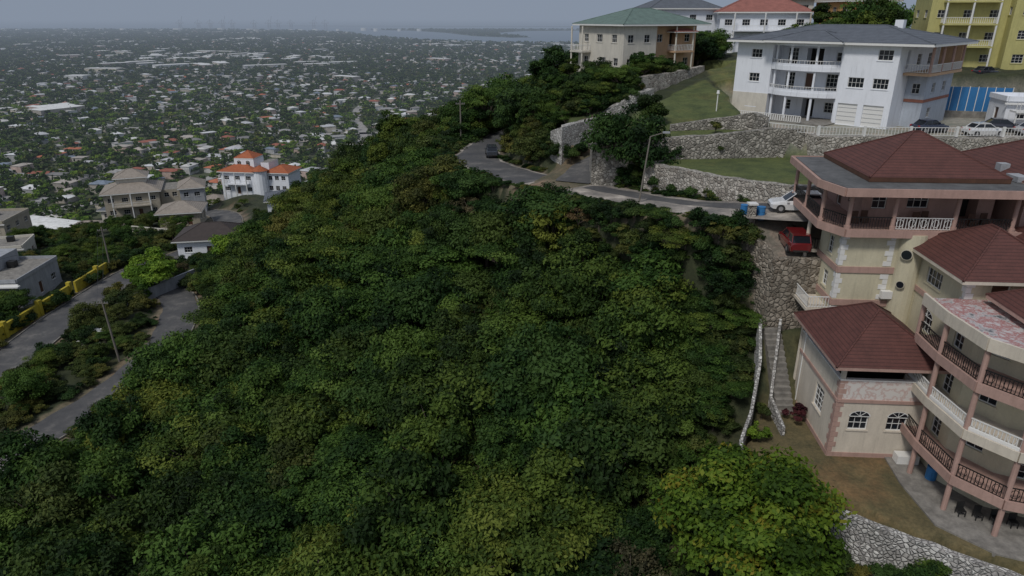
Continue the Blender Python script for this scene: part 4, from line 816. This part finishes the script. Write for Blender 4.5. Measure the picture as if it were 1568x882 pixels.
sp2=[(-3200,9600),(600,9000),(2600,9100),(2600,9350),(600,9250),(-3200,9850)]
mk('harbour_spit',[(x,y,-117.5) for x,y in sp2],[list(range(6))],sm)
cr=B('harbour_cranes')
for i in range(11):
    x=-2950+i*125+random.uniform(-40,40); y=6550+random.uniform(-60,60); z=-120; H_=62
    for sx in (-9,9):
        for sy in (-12,12): cr.box('legs',greyw,x+sx-1.2,x+sx+1.2,y+sy-1.2,y+sy+1.2,z,z+H_)
        cr.box('girder',greyw,x+sx-1,x+sx+1,y-11,y+11,z+38,z+41)
    cr.box('boom',greyw,x-36,x+34,y-2,y+2,z+H_,z+H_+3.5); cr.tube('apex',greyw,(x-9,y,z+H_),(x,y,z+H_+30),1.6); cr.tube('stay',greyw,(x,y,z+H_+30),(x+34,y,z+H_+3),.8); cr.tube('stay',greyw,(x,y,z+H_+30),(x-36,y,z+H_+3),.8)
    if i%3==0: cr.tube('raised_boom',greyw,(x+9,y,z+H_),(x+30,y,z+H_+60),1.5)
cr.done()
tk=B('harbour_tanks')
for i in range(30): x=-5600+i*165+random.uniform(-60,60); y=6300+random.uniform(-250,200); tk.cyl('tank',trim,x,y,random.uniform(16,36),-120,-120+random.uniform(14,26),14)
tk.done()
# ---------------------------------------------------------------- haze
m=bpy.data.materials.new('haze_glow_air'); m.use_nodes=True; nt=m.node_tree; nt.nodes.clear(); out=nt.nodes.new('ShaderNodeOutputMaterial')
ab=nt.nodes.new('ShaderNodeVolumeAbsorption'); ab.inputs['Color'].default_value=(0,0,0,1); kk=1.35e-4; ab.inputs['Density'].default_value=kk
em=nt.nodes.new('ShaderNodeEmission'); em.inputs['Color'].default_value=(.235,.28,.355,1); em.inputs['Strength'].default_value=kk  # the air itself glows evenly, standing in for light scattered by haze
ad=nt.nodes.new('ShaderNodeAddShader'); nt.links.new(ab.outputs[0],ad.inputs[0]); nt.links.new(em.outputs[0],ad.inputs[1]); nt.links.new(ad.outputs[0],out.inputs['Volume'])
hb=B('haze'); hb.box('air',m,-28000,28000,240,43000,-130,1400); hb.done()
# ---------------------------------------------------------------- light and sky
SE,SA=52,215
d=Vector((math.sin(R(SA))*math.cos(R(SE)),math.cos(R(SA))*math.cos(R(SE)),math.sin(R(SE))))
sun=bpy.data.lights.new('sun','SUN'); sun.energy=1.9; sun.angle=R(10); sun.color=(1,.97,.92)
so=bpy.data.objects.new('sun',sun); so.rotation_euler=d.to_track_quat('Z','Y').to_euler(); scn.collection.objects.link(so)
wd=bpy.data.worlds.new('World'); scn.world=wd; wd.use_nodes=True; nt=wd.node_tree; bg=nt.nodes['Background']
sk=nt.nodes.new('ShaderNodeTexSky'); sk.sky_type='NISHITA'; sk.sun_disc=False; sk.sun_elevation=R(SE); sk.sun_rotation=R(SA)
tc=nt.nodes.new('ShaderNodeTexCoord'); mp=nt.nodes.new('ShaderNodeMapping'); mp.inputs['Scale'].default_value=(1,1,6); L(nt,tc.outputs['Generated'],mp.inputs['Vector'])
nz=noise(nt,mp.outputs['Vector'],2.6,6,.6)
cl=ramp(nt,nz,[(.35,(2.1,2.45,3.1)),(.65,(3.7,4.0,4.7))])
L(nt,mix(nt,.75,sk.outputs['Color'],cl),bg.inputs['Color']); bg.inputs['Strength'].default_value=.11
cam=bpy.data.cameras.new('camera'); cam.lens=24; cam.sensor_width=36; cam.clip_end=80000; cam.clip_start=.5
co=bpy.data.objects.new('camera',cam); co.rotation_euler=(R(90-21.7),0,0); scn.collection.objects.link(co); scn.camera=co
scn.view_settings.view_transform='Standard'; scn.view_settings.look='None'; scn.view_settings.exposure=0
